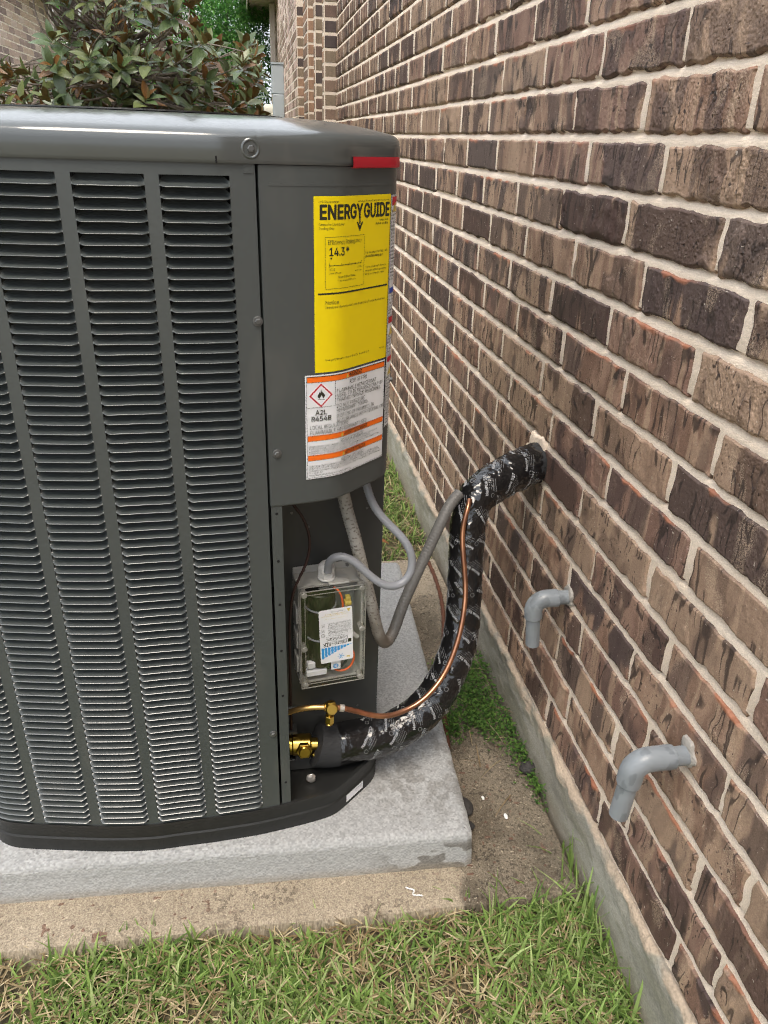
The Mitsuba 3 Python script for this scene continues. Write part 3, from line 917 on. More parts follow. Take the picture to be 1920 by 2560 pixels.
ink += [words('Energy Efficiency Ratio 2 (EER2):', .0798, .9120, .0023, .0560)] + ticks(.139, .160, .9120, .0021, 8) + ticks(.183, .194, .9122, .0018, 9)
skin(EL + '__lettering', ink, O1, 'ink')

WL = AC + '__hazard_label'
skin(WL, [rect(.0515, .7460, .1972, .8945, 60)], BASE + .0014, 'white_print')
lab(WL, 'white fire hazard label with orange bands at the foot of the corner panel')
O2, O3 = BASE + .0019, BASE + .0023
for a_, b_ in ((.8845, .8922), (.8022, .8100), (.7735, .7815)):
    skin(WL + '__band', [rect(.0543, a_, .1948, b_)], O2, 'orange_print')
skin(WL + '__diamond', [flat([(.0733, .8827), (.0898, .8662), (.0733, .8497), (.0568, .8662), (.0733, .8804 - .0001), (.0568 + .0023, .8662), (.0733, .8520), (.0898 - .0023, .8662), (.0733, .8804)][0:4])], O2, 'red_print')
skin(WL + '__diamond__field', [flat([(.0733, .8800), (.0871, .8662), (.0733, .8524), (.0595, .8662)])], O2 + .0003, 'white_print')
blk = frame(.0530, .7478, .1958, .8928, .0005)
blk += [rect(.0543, .8497, .0935, .8502), rect(.0930, .8502, .0936, .8845, 2)]
for yy in (.8845, .8922 - .0004, .8022, .8100 - .0004, .7735, .7815 - .0004):
    blk.append(rect(.0543, yy, .1948, yy + .0004))
fl = [(.0690, .8640), (.0680, .8668), (.0688, .8660), (.0690, .8690), (.0702, .8676), (.0706, .8712), (.0720, .8694), (.0733, .8752), (.0745, .8702), (.0753, .8720), (.0762, .8686), (.0772, .8702), (.0776, .8668), (.0788, .8684), (.0786, .8650), (.0775, .8632), (.0760, .8622), (.0754, .8640), (.0740, .8672), (.0730, .8650), (.0722, .8640), (.0714, .8622), (.0700, .8628)]
blk += [flat(fl), rect(.0690, .8604, .0777, .8610, 3)]
blk += [words('A2L', .0733, .8394, .0066, .0165, centre=True, bold=True), words('R454B', .0733, .8306, .0068, .0288, centre=True, bold=True)]
blk += [words('WARNING', .1168, .8856, .0056, .0275, bold=True), words('AVERTISSEMENT', .1080, .8034, .0056, .0505, bold=True), words('ADVERTENCIA', .1105, .7747, .0056, .0440, bold=True)]
blk += [words('RISK OF FIRE', .1182, .8762, .0055, .0372)]
for txt, y, w in (('FLAMMABLE REFRIGERANT', .8674, .0815), ('USED. TO BE REPAIRED ONLY BY', .8608, .0965), ('TRAINED SERVICE PERSONNEL.', .8543, .0930), ('DO NOT PUNCTURE', .8462, .0560), ('REFRIGERANT TUBING.', .8396, .0640), ('DISPOSE OF PROPERLY IN', .8318, .0770), ('ACCORDANCE WITH FEDERAL OR', .8245, .0990)):
    blk.append(words(txt, .0952, y, .0052, w))
blk += [words('LOCAL REGULATIONS.', .0572, .8190, .0056, .0605), words('FLAMMABLE REFRIGERANT USED.', .0572, .8116, .0056, .1010)]
blk += [words('RISQUE D\'INCENDIE', .1020, .7952, .0046, .0480), words('RIESGO DE FUEGO', .1035, .7666, .0046, .0470)]
for txt, y, w in (('REFRIGERANT INFLAMMABLE UTILISE. A FAIRE REPARER UNIQUEMENT PAR UN', .7930, .126), ('PROFESSIONNEL QUALIFIE. NE PAS PERCER LES TUBE REFRIGERANTS.', .7898, .110),
                  ('ELIMINER CORRECTEMENT LE PRODUIT CONFORMEMENT AUX REGLEMENTATIONS', .7862, .131), ('FEDERALES OU LOCALES. REFRIGERANT INFLAMMABLE UTILISE.', .7830, .098),
                  ('CONTIENE REFRIGERANTE INFLAMABLE. DEBE SER REPARADO UNICAMENTE POR', .7640, .128), ('PERSONAL DE SERVICIO CALIFICADO. NO PERFORE LA TUBERIA DE REFRIGERANTE.', .7608, .133),
                  ('ELIMINELO CORRECTAMENTE, DE ACUERDO CON LAS REGLAMENTACIONES FEDERALES', .7572, .137), ('O LOCALES.', .7540, .0205), ('CONTIENE REFRIGERANTE INFLAMABLE', .7502, .066)):
    blk.append(words(txt, .0555, y, .0022, w))
skin(WL + '__lettering', blk, O3, 'ink')
for x, y in ((.1120, .8853), (.1030, .8031), (.1058, .7744)):
    skin(WL + '__warning_triangle', [flat([(x - .0005, y), (x + .0043, y), (x + .0019, y + .0062)])], O3, 'gold_print')

SLB = AC + '__side_label'
skin(SLB, [rect(.2008, .7905, .2225, 1.1112, 12)], BASE + .0011, 'white_print')
lab(SLB, 'narrow white strip label with red headings, wrapped round the panel edge')
side = []
z, k = 1.090, 0
r_ = np.random.default_rng(5)
while z > .795:
    if not (.955 < z < 1.002 and z > .985) and not (.925 < z < .945) and not (.868 < z < .892):
        side += ticks(.2030, .2030 + r_.uniform(.011, .0175), z, .0030, 40 + k)
    z -= .0046; k += 1
skin(SLB + '__lettering', frame(.2016, .7915, .2217, 1.1102, .0005) + side, BASE + .0016, 'ink')
for a_, b_ in ((1.0985, 1.1090), (.9440, .9525), (.8885, .8960)):
    skin(SLB + '__heading', [rect(.2026, a_, .2208, b_, 3)], BASE + .0019, 'red_print')
skin(SLB + '__blue_mark', [rect(.2026, .9855, .2208, .9925, 3)], BASE + .0019, 'navy_print')
for y in (1.0905, .9270, .8690):
    skin(SLB + '__warning_triangle', [flat([(.2040, y), (.2190, y), (.2115, y + .0125)])], BASE + .0021, 'gold_print')

# blank part sticker on the corner of the base pan
QS = AC + '__base_sticker'
skin(QS, [rect(.125, .085, .172, .102, 12)], .0027, 'white_print')
skin(QS + '__lettering', ticks(.150, .169, .097, .0020, 61) + ticks(.150, .168, .093, .0020, 62), .0032, 'ink')

# valves in the recess
V1 = AC + '__suction_valve'
add(V1, cat_mesh([cyl([-.527, 1.062, .181], [-.463, 1.060, .179], .0115, n=24, bev=.001), cyl([-.511, 1.061, .181], [-.475, 1.060, .180], .0195, n=28, bev=.003), cyl([-.516, 1.061, .181], [-.509, 1.061, .181], .0175, n=26, bev=.0015)]), 'brass', 35, label='large brass service valve')
add(V1 + '__cap', cat_mesh([hexprism([-.489, 1.047, .183], [.03, -.97, .24], .0148, .012, .001), cyl([-.4886, 1.036, .1858], [-.4882, 1.0312, .187], .0108, n=24, bev=.0015)]), 'brass', 30)
add(V1 + '__port', cat_mesh([cyl([-.473, 1.052, .165], [-.4655, 1.048, .157], .005, n=14), hexprism([-.4655, 1.048, .1585], [.02, 0, -1], .0068, .013, .001), cyl([-.4652, 1.048, .146], [-.465, 1.048, .139], .0062, .005, n=14, bev=.001)]), 'brass', 30)
V2 = AC + '__liquid_valve'
add(V2, cat_mesh([cyl([-.4540, 1.031, .2885], [-.4330, 1.030, .2870], .0072, n=18, bev=.001), cyl([-.4425, 1.034, .2885], [-.4420, 1.020, .2925], .0105, n=22, bev=.001)]), 'brass', 35, label='small brass service valve')
add(V2 + '__cap', cat_mesh([hexprism([-.4420, 1.026, .2905], [.02, -.93, .36], .0122, .007, .001), cyl([-.4418, 1.0195, .293], [-.4416, 1.0155, .2946], .0102, n=22, bev=.0015)]), 'brass', 30)
add(V2 + '__port', cat_mesh([cyl([-.4435, 1.029, .281], [-.4442, 1.028, .271], .0042, n=14), hexprism([-.4442, 1.028, .272], [-.03, -.02, -1], .0082, .016, .001), cyl([-.4447, 1.0277, .2565], [-.445, 1.0274, .249], .0078, .0045, n=16, bev=.001)]), 'brass', 30)
add(V2 + '__joint', cyl([-.4270, 1.030, .2848], [-.4185, 1.030, .2830], .0066, n=18, bev=.001), 'solder', 35)
add(AC + '__valve_bracket', cat_mesh([box(-.524, -.445, 1.055, 1.062, .125, .150, .001), box(-.505, -.478, 1.052, 1.066, .148, .168, .001), box(-.524, -.500, 1.062, 1.085, .205, .209), cyl([-.515, 1.05, .275], [-.452, 1.05, .273], .0042, n=12)]), 'dark_steel', 30)
foil = trimesh.creation.icosphere(2, .009)
fv = np.array(foil.vertices); fv *= (1 + .7 * nz(fv * 160, 51))[:, None] * np.array([1.0, .5, 1.1])
add('foil_scrap', (fv + [-.479, 1.022, .135], foil.faces), 'solder', False, label='crumpled silver foil scrap on the black base below the large brass valve', cat='scrap')

# ------------------------------------------------------------------ insulated suction pipe
SUC = np.array([[-.4661, 1.06, .1786], [-.429, 1.063, .1712], [-.3898, 1.068, .1716], [-.3307, 1.075, .1762], [-.2575, 1.095, .2084], [-.2118, 1.12, .2627], [-.1833, 1.15, .3243], [-.1727, 1.185, .419], [-.1688, 1.21, .5064], [-.163, 1.225, .5520], [-.1470, 1.24, .5800], [-.1162, 1.26, .5946], [-.077, 1.28, .606], [-.0216, 1.31, .613], [.012, 1.328, .616]])
PIPE = lab('insulated_pipe', 'thick black taped refrigerant pipe curving from the air conditioner up into the wall', 'pipe')
cS = smooth_path(SUC, 260)
tS, aS, bS = frames(cS)
lS = np.r_[0, np.cumsum(np.linalg.norm(np.diff(cS, axis=0), axis=1))]
rS = np.interp(lS, [0, .04, .10, .2, .30, .42, .55, lS[-1] - .2, lS[-1] - .12, lS[-1]], [.0385, .0385, .0375, .036, .034, .0325, .0325, .034, .038, .038])
i0 = np.searchsorted(lS, .036)
thin = cS[:i0 + 1]
add(PIPE + '__foam_sleeve', tube(thin, np.full(len(thin), .0395), 40, raw=True), 'foam_black', 50)


def pipe_disp(c, th, ring):
    P = c[:, None] + ring * .033
    k = np.interp(np.arange(len(c)), [0, len(c) * .66, len(c) * .80, len(c)], [.55, .7, 2.1, 2.3])[:, None]
    d = .0035 * nz(P * [30, 30, 30], 61) + .0028 * (np.abs(nz(P * [75, 75, 75], 62)) * 2 - .25)
    L = np.interp(np.arange(len(c)), np.arange(len(lS) - i0 + 4), lS[i0 - 4:])[:, None]
    turn = (L / .052 + th[None] / (2 * np.pi)) % 1.0
    d2 = .0012 * (turn < .93) * (1 - turn) + .0003
    return d * k + d2


tp = cS[i0 - 4:]
add(PIPE + '__tape', tube(tp, rS[i0 - 4:] - .0005, 72, raw=True, disp=pipe_disp), 'tape_black', 50)
dS = pipe_disp(tp, np.arange(72) * 2 * np.pi / 72, np.cos(np.arange(72) * 2 * np.pi / 72)[None, :, None] * aS[i0 - 4:, None] + np.sin(np.arange(72) * 2 * np.pi / 72)[None, :, None] * bS[i0 - 4:, None])
dM = np.max(dS, 1)


def on_pipe(l, th, up=.0007):
    """l metres along the pipe, th angle"""
    c = np.stack([np.interp(l, lS, cS[:, k]) for k in range(3)], -1)
    A = np.stack([np.interp(l, lS, aS[:, k]) for k in range(3)], -1); B = np.stack([np.interp(l, lS, bS[:, k]) for k in range(3)], -1)
    i = np.clip(np.interp(l, lS, np.arange(len(lS))) - (i0 - 4), 0, len(tp) - 1.001)
    j = (th % (2 * np.pi)) / (2 * np.pi) * 72
    ia, ja = np.floor(i).astype(int), np.floor(j).astype(int) % 72
    fi, fj = i - ia, j - np.floor(j)
    jb = (ja + 1) % 72
    d = (dS[ia, ja] * (1 - fi) + dS[ia + 1, ja] * fi) * (1 - fj) + (dS[ia, jb] * (1 - fi) + dS[ia + 1, jb] * fi) * fj
    r = np.interp(l, lS, rS) - .0005 + d + up
    return c + r[..., None] * (np.cos(th)[..., None] * A + np.sin(th)[..., None] * B)


mark = words('Nashua 557', 0, 0, .0052, .040, bold=True)
prints = []
th_c = np.linspace(0, 2 * np.pi, 15)
r_ = np.random.default_rng(12)
l = .055
row = 0
while l < lS[-1] - .03:
    for q in range(5):
        ang0 = q * 2 * np.pi / 5 + row * 1.9 + r_.uniform(-.25, .25)
        tilt = .95 + r_.uniform(-.35, .25)
        bits = [mark]
        for z in (-.0035, -.0070):
            bits += [rect(x, z, x + .0008, z + .0008, 2) for x in np.arange(.010, .040, .0028)]
        for z in (-.0110, -.0150):
            bits += ticks(.006, .034 - .006 * r_.random(), z, .0011, int(r_.integers(999)))
        cir = np.stack([np.c_[-.001 + rr * np.cos(th_c), -.0085 + rr * np.sin(th_c), 0 * th_c] for rr in (.0034, .0038)], 1)
        bits.append((cir.reshape(-1, 3), gridf(15, 2)))
        v, f = cat_mesh(bits)
        x, y = v[:, 0] - .02, v[:, 1] + .005
        ll = l + x * math.cos(tilt) - y * math.sin(tilt) + r_.uniform(-.006, .006)
        tt = ang0 - (x * math.sin(tilt) + y * math.cos(tilt)) / .034
        ok = (ll.min() > .040) and (ll.max() < lS[-1] - .012)
        if ok:
            prints.append((on_pipe(ll, tt), f))
    l += .047; row += 1
add(PIPE + '__tape__lettering', cat_mesh(prints), 'tape_print')
# ragged end of foam in the wall and the mortar patch round it
endc = np.array([[-.030, 1.304, .612], [-.016, 1.312, .614], [-.002, 1.320, .615], [.02, 1.333, .617]])
add(PIPE + '__torn_end', tube(endc, np.array([.035, .0365, .036, .033]), 40, raw=True, disp=lambda c, th, ring: .0016 * np.abs(np.sin(th[None] * 5 + np.arange(len(c))[:, None])) + .009 * nz((c[:, None] + ring * .04) * 60, 63)), 'foam_black', 40)


def patch(y0, z0, ry, rz, seed, thick=.012, tail=0.0):
    """a blob of mortar smeared on the wall"""
    n, m = 40, 9
    th = np.arange(n) * 2 * np.pi / n
    k = 1 + .9 * nz(np.stack([np.cos(th) * 1.6, np.sin(th) * 1.6, th * 0], -1), seed) + .15 * nz(np.stack([np.cos(th) * 4, np.sin(th) * 4, th * 0], -1), seed + 3)
    V = []
    for q in range(m):
        t = q / (m - 1)
        y = y0 + ry * k * t * np.cos(th); z = z0 + rz * k * t * np.sin(th) * np.where(np.sin(th) > 0, 1 + tail, 1)
        x = -.003 - thick * (1 - t ** 2) + .006 * nz(np.stack([y * 90, z * 90, th * 0], -1), seed + 1) + np.where(q == m - 1, .012, 0)
        V.append(np.stack([x, y, z], -1))
    V = np.stack(V, 1)
    return V.reshape(-1, 3), gridf(n, m, wrap=True)


add('brick_house__mortar_patch', patch(1.342, .619, .052, .050, 71, .004, .1), 'mortar_sand', True)

# ------------------------------------------------------------------ copper line, conduit, cables
COP = [[-.53, 1.045, .270], [-.5138, 1.04, .276], [-.49, 1.035, .2863], [-.4504, 1.03, .2887], [-.4235, 1.03, .2845], [-.4127, 1.03, .2806], [-.3853, 1.03, .269], [-.3576, 1.03, .2591], [-.3289, 1.035, .2551], [-.2964, 1.045, .2589], [-.2667, 1.055, .2722], [-.2349, 1.075, .2951], [-.213, 1.092, .3288], [-.197, 1.11, .3695], [-.1866, 1.13, .4126], [-.1838, 1.147, .4515], [-.1879, 1.165, .5062], [-.1872, 1.18, .5457], [-.1814, 1.187, .5747], [-.172, 1.205, .592]]
add('copper_pipe', tube(COP, .0048, 16, 160), 'copper', 50, label='thin bare copper pipe running along the black insulated pipe', cat='pipe')
CON = [[-.4215, 1.085, .735], [-.4192, 1.085, .6843], [-.4161, 1.085, .6654], [-.4088, 1.085, .6321], [-.3989, 1.08, .5948], [-.3858, 1.078, .5387], [-.3718, 1.078, .4792], [-.3593, 1.083, .4228], [-.3483, 1.095, .3824], [-.334, 1.11, .3587], [-.319, 1.125, .3689], [-.3022, 1.14, .4079], [-.2752, 1.16, .4627], [-.2517, 1.175, .5075], [-.2282, 1.19, .5521], [-.2107, 1.205, .5782], [-.187, 1.222, .598]]
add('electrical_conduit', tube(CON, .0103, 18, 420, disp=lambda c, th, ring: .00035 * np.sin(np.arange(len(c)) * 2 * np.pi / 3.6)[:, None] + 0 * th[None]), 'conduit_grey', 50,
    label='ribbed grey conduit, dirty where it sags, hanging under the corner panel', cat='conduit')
CAB = [[-.390, 1.095, .735], [-.3843, 1.09, .6968], [-.3802, 1.085, .6828], [-.3705, 1.078, .6545], [-.3495, 1.07, .6251], [-.3278, 1.06, .604], [-.3122, 1.05, .5803], [-.3089, 1.045, .5542], [-.3171, 1.04, .5345], [-.3342, 1.035, .5255], [-.3529, 1.033, .5284], [-.37, 1.036, .538], [-.3871, 1.04, .5534], [-.4041, 1.045, .5687], [-.4234, 1.05, .576], [-.4364, 1.055, .5706], [-.4426, 1.062, .5567], [-.4437, 1.066, .5394]]
add('grey_cable', tube(CAB, .0066, 18, 150), 'cable_grey', 50, label='smooth grey cable looping from the corner panel into the small clear box', cat='cable')
WIR = [[-.503, 1.05, .735], [-.5006, 1.05, .6768], [-.4927, 1.05, .6634], [-.4812, 1.05, .6417], [-.4744, 1.05, .6144], [-.4747, 1.05, .5897], [-.4824, 1.048, .5621], [-.4952, 1.044, .5355], [-.5030, 1.042, .5111], [-.5075, 1.045, .4732], [-.509, 1.055, .4203], [-.510, 1.06, .30], [-.51, 1.07, .21]]
add('thin_wire', tube(WIR, .0022, 10, 90), 'brown_wire_skin', 50, label='thin dark brown wire hanging down the left side of the recess', cat='wire')

# ------------------------------------------------------------------ clear-lidded box on the recess plate
BX = lab('starter_box', 'small grey box with a clear lid and a white label, fixed below the corner panel', 'control box')
BA = math.radians(8.2)
BO = np.array([-.4905, 1.0425, 0.])                      # lower left front corner of the lid in plan
bu, bn = np.array([math.cos(BA), math.sin(BA), 0.]), np.array([math.sin(BA), -math.cos(BA), 0.])
BW, BZ0, BZ1, BD = .1105, .322, .5165, .062


def bx(v):
    """box coordinates (x right, y up, z towards the viewer, 0 = lid face) to the world"""
    v = np.asarray(v, float)
    return BO + v[:, :1] * bu + v[:, 2:] * bn + v[:, 1:2] * np.array([0, 0, 1.]) + [0, 0, BZ0]


def bmesh(m):
    return bx(m[0]), m[1]


BH = BZ1 - BZ0
w_ = .0035
hous = [box(0, BW, 0, w_, -BD, -.016), box(0, BW, BH - w_, BH, -BD, -.016, .0008), box(0, w_, w_, BH - w_, -BD, -.016), box(BW - w_, BW, w_, BH - w_, -BD, -.016), box(0, BW, -.006, BH + .012, -BD - .003, -BD + .0002, .001),
        box(.05, .085, BH + .0002, BH + .004, -.052, -.010, .001)]
hous += [box(-.0035, .0, .02 + k * .05, .05 + k * .05, -.05, -.022, .001) for k in range(3)]
add(BX + '__housing', bmesh(cat_mesh(hous)), 'grey_plastic', 30)
add(BX + '__housing__screw', bmesh(cat_mesh([cyl([.0185, BH + .006, -BD], [.0185, BH + .006, -BD + .003], .003, n=14)])), 'screw_steel', 30)
add(BX + '__housing__screw', bmesh(cat_mesh([cyl([.094, BH + .006, -BD], [.094, BH + .006, -BD + .003], .003, n=14)])), 'screw_steel', 30)
lid = [box(0, BW, 0, BH, -.0005, 0)]
lidV = np.array([[0, 0, 0], [BW, 0, 0], [BW, BH, 0], [0, BH, 0], [0, 0, -.016], [BW, 0, -.016], [BW, BH, -.016], [0, BH, -.016]], float)
add(BX + '__lid', (bx(lidV), np.array([[0, 1, 2, 3], [0, 4, 5, 1], [1, 5, 6, 2], [2, 6, 7, 3], [3, 7, 4, 0]])), 'lid_clear', label='clear lid with ribbed edges')
rim = []
for a_, b_ in (((0, 0), (BW, 0)), ((BW, 0), (BW, BH)), ((BW, BH), (0, BH)), ((0, BH), (0, 0))):
    rim.append(cyl([*a_, -.0005], [*b_, -.0005], .0010, n=8)); rim.append(cyl([*a_, -.016], [*b_, -.016], .0010, n=8))
ii = .0075
for a_, b_ in (((ii, ii), (BW - ii, ii)), ((BW - ii, ii), (BW - ii, BH - ii)), ((BW - ii, BH - ii), (ii, BH - ii)), ((ii, BH - ii), (ii, ii))):
    rim.append(cyl([*a_, -.001], [*b_, -.001], .0007, n=8))
add(BX + '__lid__rim', bmesh(cat_mesh(rim)), 'clear_rim', 40)
for x, y in ((.0065, .0065), (BW - .0065, .0065), (.0065, BH - .0065), (BW - .0065, BH - .0065), (.0055, BH * .42), (BW - .0055, BH * .55)):
    add(BX + '__lid__screw', bmesh(cat_mesh([cyl([x, y, -.016], [x, y, .0012], .0052, n=16, bev=.0008), cyl([x, y, .0012], [x, y, .0020], .0028, n=12)])), 'clear_rim', 40)
# inside: board, capacitor, straps, wires
add(BX + '__circuit_board', bmesh(cat_mesh([box(.006, .058, .012, BH - .02, -.030, -.028), box(.012, .050, .02, BH - .05, -.028, -.022, .001)])), 'circuit_green', 30)
add(BX + '__capacitor', bmesh(cat_mesh([cyl([.040, .030, -.034], [.040, BH - .018, -.034], .026, n=40, bev=.002)])), 'circuit_green', 40)
strap = []
for y in (.150, .092):
    th = np.linspace(-.3, np.pi + .3, 25)
    strap.append(tube(np.c_[.040 + .0268 * np.cos(th), y - .006 * np.cos(th) * 0 - .004 * np.sin(th), -.034 + .0268 * np.sin(th)], .0017, 6, raw=True))
add(BX + '__capacitor__strap', bmesh(cat_mesh(strap)), 'cable_grey', 40)
add(BX + '__orange_wire', bmesh(cat_mesh([tube([[.060, BH - .010, -.020], [.070, BH - .020, -.015], [.074, BH - .04, -.012], [.073, BH - .055, -.012]], .0018, 8, 30), tube([[.088, .062, -.012], [.0945, .045, -.010], [.088, .026, -.009], [.074, .018, -.010], [.060, .022, -.014]], .0019, 8, 40)])), 'orange_wire_skin', 50)
add(BX + '__black_wire', bmesh(cat_mesh([tube([[.080, .055, -.014], [.080, .034, -.012], [.066, .024, -.012], [.052, .026, -.014], [.040, .042, -.012]], .0020, 8, 40)])), 'black_wire_skin', 50)
add(BX + '__connector', bmesh(cat_mesh([box(.078, .089, BH - .044, BH - .036, -.022, -.010, .001), box(.080, .088, BH - .036, BH - .028, -.022, -.012, .001)])), 'gold_print', 30)
add(BX + '__terminal_block', bmesh(cat_mesh([box(.010, .046, .017, .028, -.020, -.008, .001), box(.012, .026, .032, .044, -.020, -.010, .001)])), 'white_print', 30)
add(BX + '__inner_cable', bmesh(tube([[.082, .105, -.018], [.092, .090, -.018], [.103, .078, -.020]], .0042, 12, 20)), 'gland_plastic', 50)
# label on the lid, upside down as fitted
LX0, LX1, LY0, LY1 = .0315, .0885, .048, .156
lp = []
for cx_, cy_, a0 in ((LX1 - .003, LY0 + .003, -90), (LX1 - .003, LY1 - .003, 0), (LX0 + .003, LY1 - .003, 90), (LX0 + .003, LY0 + .003, 180)):
    lp += [(cx_ + .003 * math.cos(math.radians(a_)), cy_ + .003 * math.sin(math.radians(a_))) for a_ in np.linspace(a0, a0 + 90, 6)]
v, f = flat(lp)
SK = math.radians(2.0)


def on_lid(ms, z):
    v, f = cat_mesh(ms); v = np.array(v)
    c0 = np.array([(LX0 + LX1) / 2, (LY0 + LY1) / 2])
    d = v[:, :2] - c0
    q = np.stack([d[:, 0] * math.cos(SK) - d[:, 1] * math.sin(SK), d[:, 0] * math.sin(SK) + d[:, 1] * math.cos(SK)], 1) + c0
    return bx(np.c_[q, np.full(len(v), z)]), f


def turned(ms):
    """label coordinates: origin at the label's own lower left when read the right way up"""
    v, f = cat_mesh(ms)
    return [(np.c_[LX1 - v[:, 0], LY1 - v[:, 1], v[:, 2]], f)]


SL = BX + '__label'
add(SL, on_lid([(v, f)], .0006), 'white_print', label='white product label, upside down on the clear lid')
W_, H_ = LX1 - LX0, LY1 - LY0
bars_ = []
for k in range(10):
    hgt = (.0012, .0028, .0050, .0072, .0095, .0120, .0145, .0170, .0195, .0225)[k]
    x = .0015 + k * .00545
    bars_.append(rect(x, .0760, x + .0042, .0760 + hgt, 2))
add(SL + '__blue_bars', on_lid(turned(bars_), .0009), 'blue_print')
tx = [words('micro-AIR', .0105, .0668, .0070, .0410, bold=True), words('EasyStart', .0085, .0572, .0070, .0375)]
tx += [rect(.0105, .0658, .0485, .0663)]
tx += ticks(.012, .047, .0538, .0013, 71)
for k in range(8):
    tx += ticks(.003 if k < 6 else .008, .0245, .0285 + k * .0031, .0017, 80 + k) + ticks(.0265, .0430, .0285 + k * .0031, .0017, 90 + k)
tx += [rect(.0022, .0275, .0435, .0279), rect(.0022, .0368, .0435, .0371), rect(.0022, .0460, .0435, .0464), rect(.0253, .0275, .0256, .0530, 2)]
tx += [words('CE', .0478, .0395, .0042, .0062), words('UK', .0475, .0310, .0028), words('CA', .0475, .0275, .0028)]
cc = np.stack([np.c_[.0512 + rr * np.cos(th_c), .0505 + rr * np.sin(th_c), 0 * th_c] for rr in (.0029, .0035)], 1)
tx += [(cc.reshape(-1, 3), gridf(15, 2)), words('UL', .0495, .0491, .0028, .0034)]
tx += ticks(.016, .036, .0052, .0013, 95)
tx += [words('!', .0052, .0055, .0030)]
add(SL + '__lettering', on_lid(turned(tx), .0010), 'ink')
yl_ = ticks(.012, .048, .0090, .0020, 96, .2) + ticks(.008, .053, .0120, .0020, 97, .2) + ticks(.008, .050, .0185, .0010, 98) + [rect(.006, .1000, .012, .1030, 2), flat([(.0022, .0035), (.0098, .0035), (.0060, .0098)])]
add(SL + '__gold_print', on_lid(turned(yl_), .0008), 'gold_print')
fk = []
for k in range(6):
    a_ = k * np.pi / 3
    fk.append(flat([(.0215 + .0005 * math.cos(a_ + 1.57), .0985 + .0005 * math.sin(a_ + 1.57)), (.0215 - .0005 * math.cos(a_ + 1.57), .0985 - .0005 * math.sin(a_ + 1.57)), (.0215 + .006 * math.cos(a_) - .0004 * math.cos(a_ + 1.57), .0985 + .006 * math.sin(a_) - .0004 * math.sin(a_ + 1.57)), (.0215 + .006 * math.cos(a_) + .0004 * math.cos(a_ + 1.57), .0985 + .006 * math.sin(a_) + .0004 * math.sin(a_ + 1.57))]))
add(SL + '__snowflake', on_lid(turned(fk), .0010), 'blue_print')
add(SL + '__green_mark', on_lid(turned([rect(.0028, .0645, .0088, .0715, 2)]), .0010), 'circuit_green')
add(BX + '__radio_tag', bx(np.array([[.052, .028, .0004], [.069, .0285, .0004], [.069, .049, .0004], [.052, .0485, .0004]])) if False else (bx(np.array([[.052, .028, -.004], [.069, .0285, -.004], [.069, .049, -.004], [.052, .0485, -.004]])), np.array([[0, 1, 2, 3]])), 'white_print')
cc = np.c_[.0605 + .0048 * np.cos(th_c[:-1]), .0350 + .0048 * np.sin(th_c[:-1])]
add(BX + '__radio_tag__badge', bmesh(((lambda m: (m[0] + [0, 0, -.0036], m[1]))(flat(cc)))), 'blue_print')
zig = []
for p0, p1 in (((.0605, .0312), (.0605, .0388)), ((.0605, .0388), (.0628, .0368)), ((.0628, .0368), (.0582, .0332)), ((.0582, .0368), (.0628, .0332)), ((.0628, .0332), (.0605, .0312))):
    zig.append(cyl([*p0, -.0033], [*p1, -.0033], .0004, n=6))
add(BX + '__radio_tag__badge__sign' if False else BX + '__radio_tag__sign', bmesh(cat_mesh(zig)), 'white_print')
# cable gland
gx_, gz_ = .0505, -.030
G = BX + '__cable_gland'
add(G, bmesh(cat_mesh([cyl([gx_, BH + .004, gz_], [gx_, BH + .0075, gz_], .0150, n=30, bev=.0008), cyl([gx_, BH + .0075, gz_], [gx_, BH + .0165, gz_], .0142, n=6, bev=.0008), cyl([gx_, BH + .0168, gz_], [gx_, BH + .0265, gz_], .0142, n=8, bev=.0012), cyl([gx_, BH + .026, gz_], [gx_, BH + .034, gz_], .0130, .0098, n=28, bev=.002)])), 'gland_plastic', 30)


# ------------------------------------------------------------------ PVC elbows on the wall
def elbow(y0, z0, reach, drop, r, lean, label, key, seed, dy=0.0):
    k = lab(num(key), label, 'pipe')
    bend = .022
    c = [[.008, y0, z0], [-reach + bend, y0 + dy * .3, z0 - .001]]
    arc = [[-reach + bend - bend * math.sin(a), y0 + dy * (.3 + .2 * a), z0 - .001 - bend * (1 - math.cos(a))] for a in np.linspace(0, np.pi / 2, 9)]
    e = np.array(arc[-1])
    down = np.array([lean, dy, -1.0]); down /= np.linalg.norm(down)
    add(k + '__stub', cyl(np.array([.01, y0, z0]), np.array([-.030, y0 + dy * .2, z0 - .0006]), r * .80, n=28), 'pvc_grey', 40)
    path = np.vstack([np.linspace([-.0235, y0 + dy * .2, z0 - .0005], c[1], 6)[:-1], arc, [e + down * .006, e + down * .016]])
    v, f = tube(path, np.r_[r * .99, r * 1.02, np.full(len(path) - 4, r), r * 1.02, r * .99], 32, raw=True)
    add(k + '__elbow', (v, f), 'pvc_grey', 40)
    q = e + down * .014
    add(k + '__outlet', cat_mesh([cyl(q, q + down * (drop - .036), r * .80, n=28, bev=.0008)]), 'pvc_grey', 40)
    q2 = q + down * (drop - .036)
    add(k + '__outlet__opening', cyl(q2 - down * .001, q2 + down * .0003, r * .70, n=22), 'black_hollow')
    add(k + '__sealant', patch(y0, z0 + .002, r * 1.22, r * 1.22, seed, .003, .25), 'sealant', True)


elbow(1.098, .4400, .066, .100, .0163, .10, 'grey plastic drain elbow on the brick wall, the far one by the black taped pipe', 'drain_elbow', 81)
elbow(.683, .4560, .0775, .098, .0163, -.06, 'grey plastic drain elbow on the brick wall, the near one above the lawn', 'drain_elbow', 85)

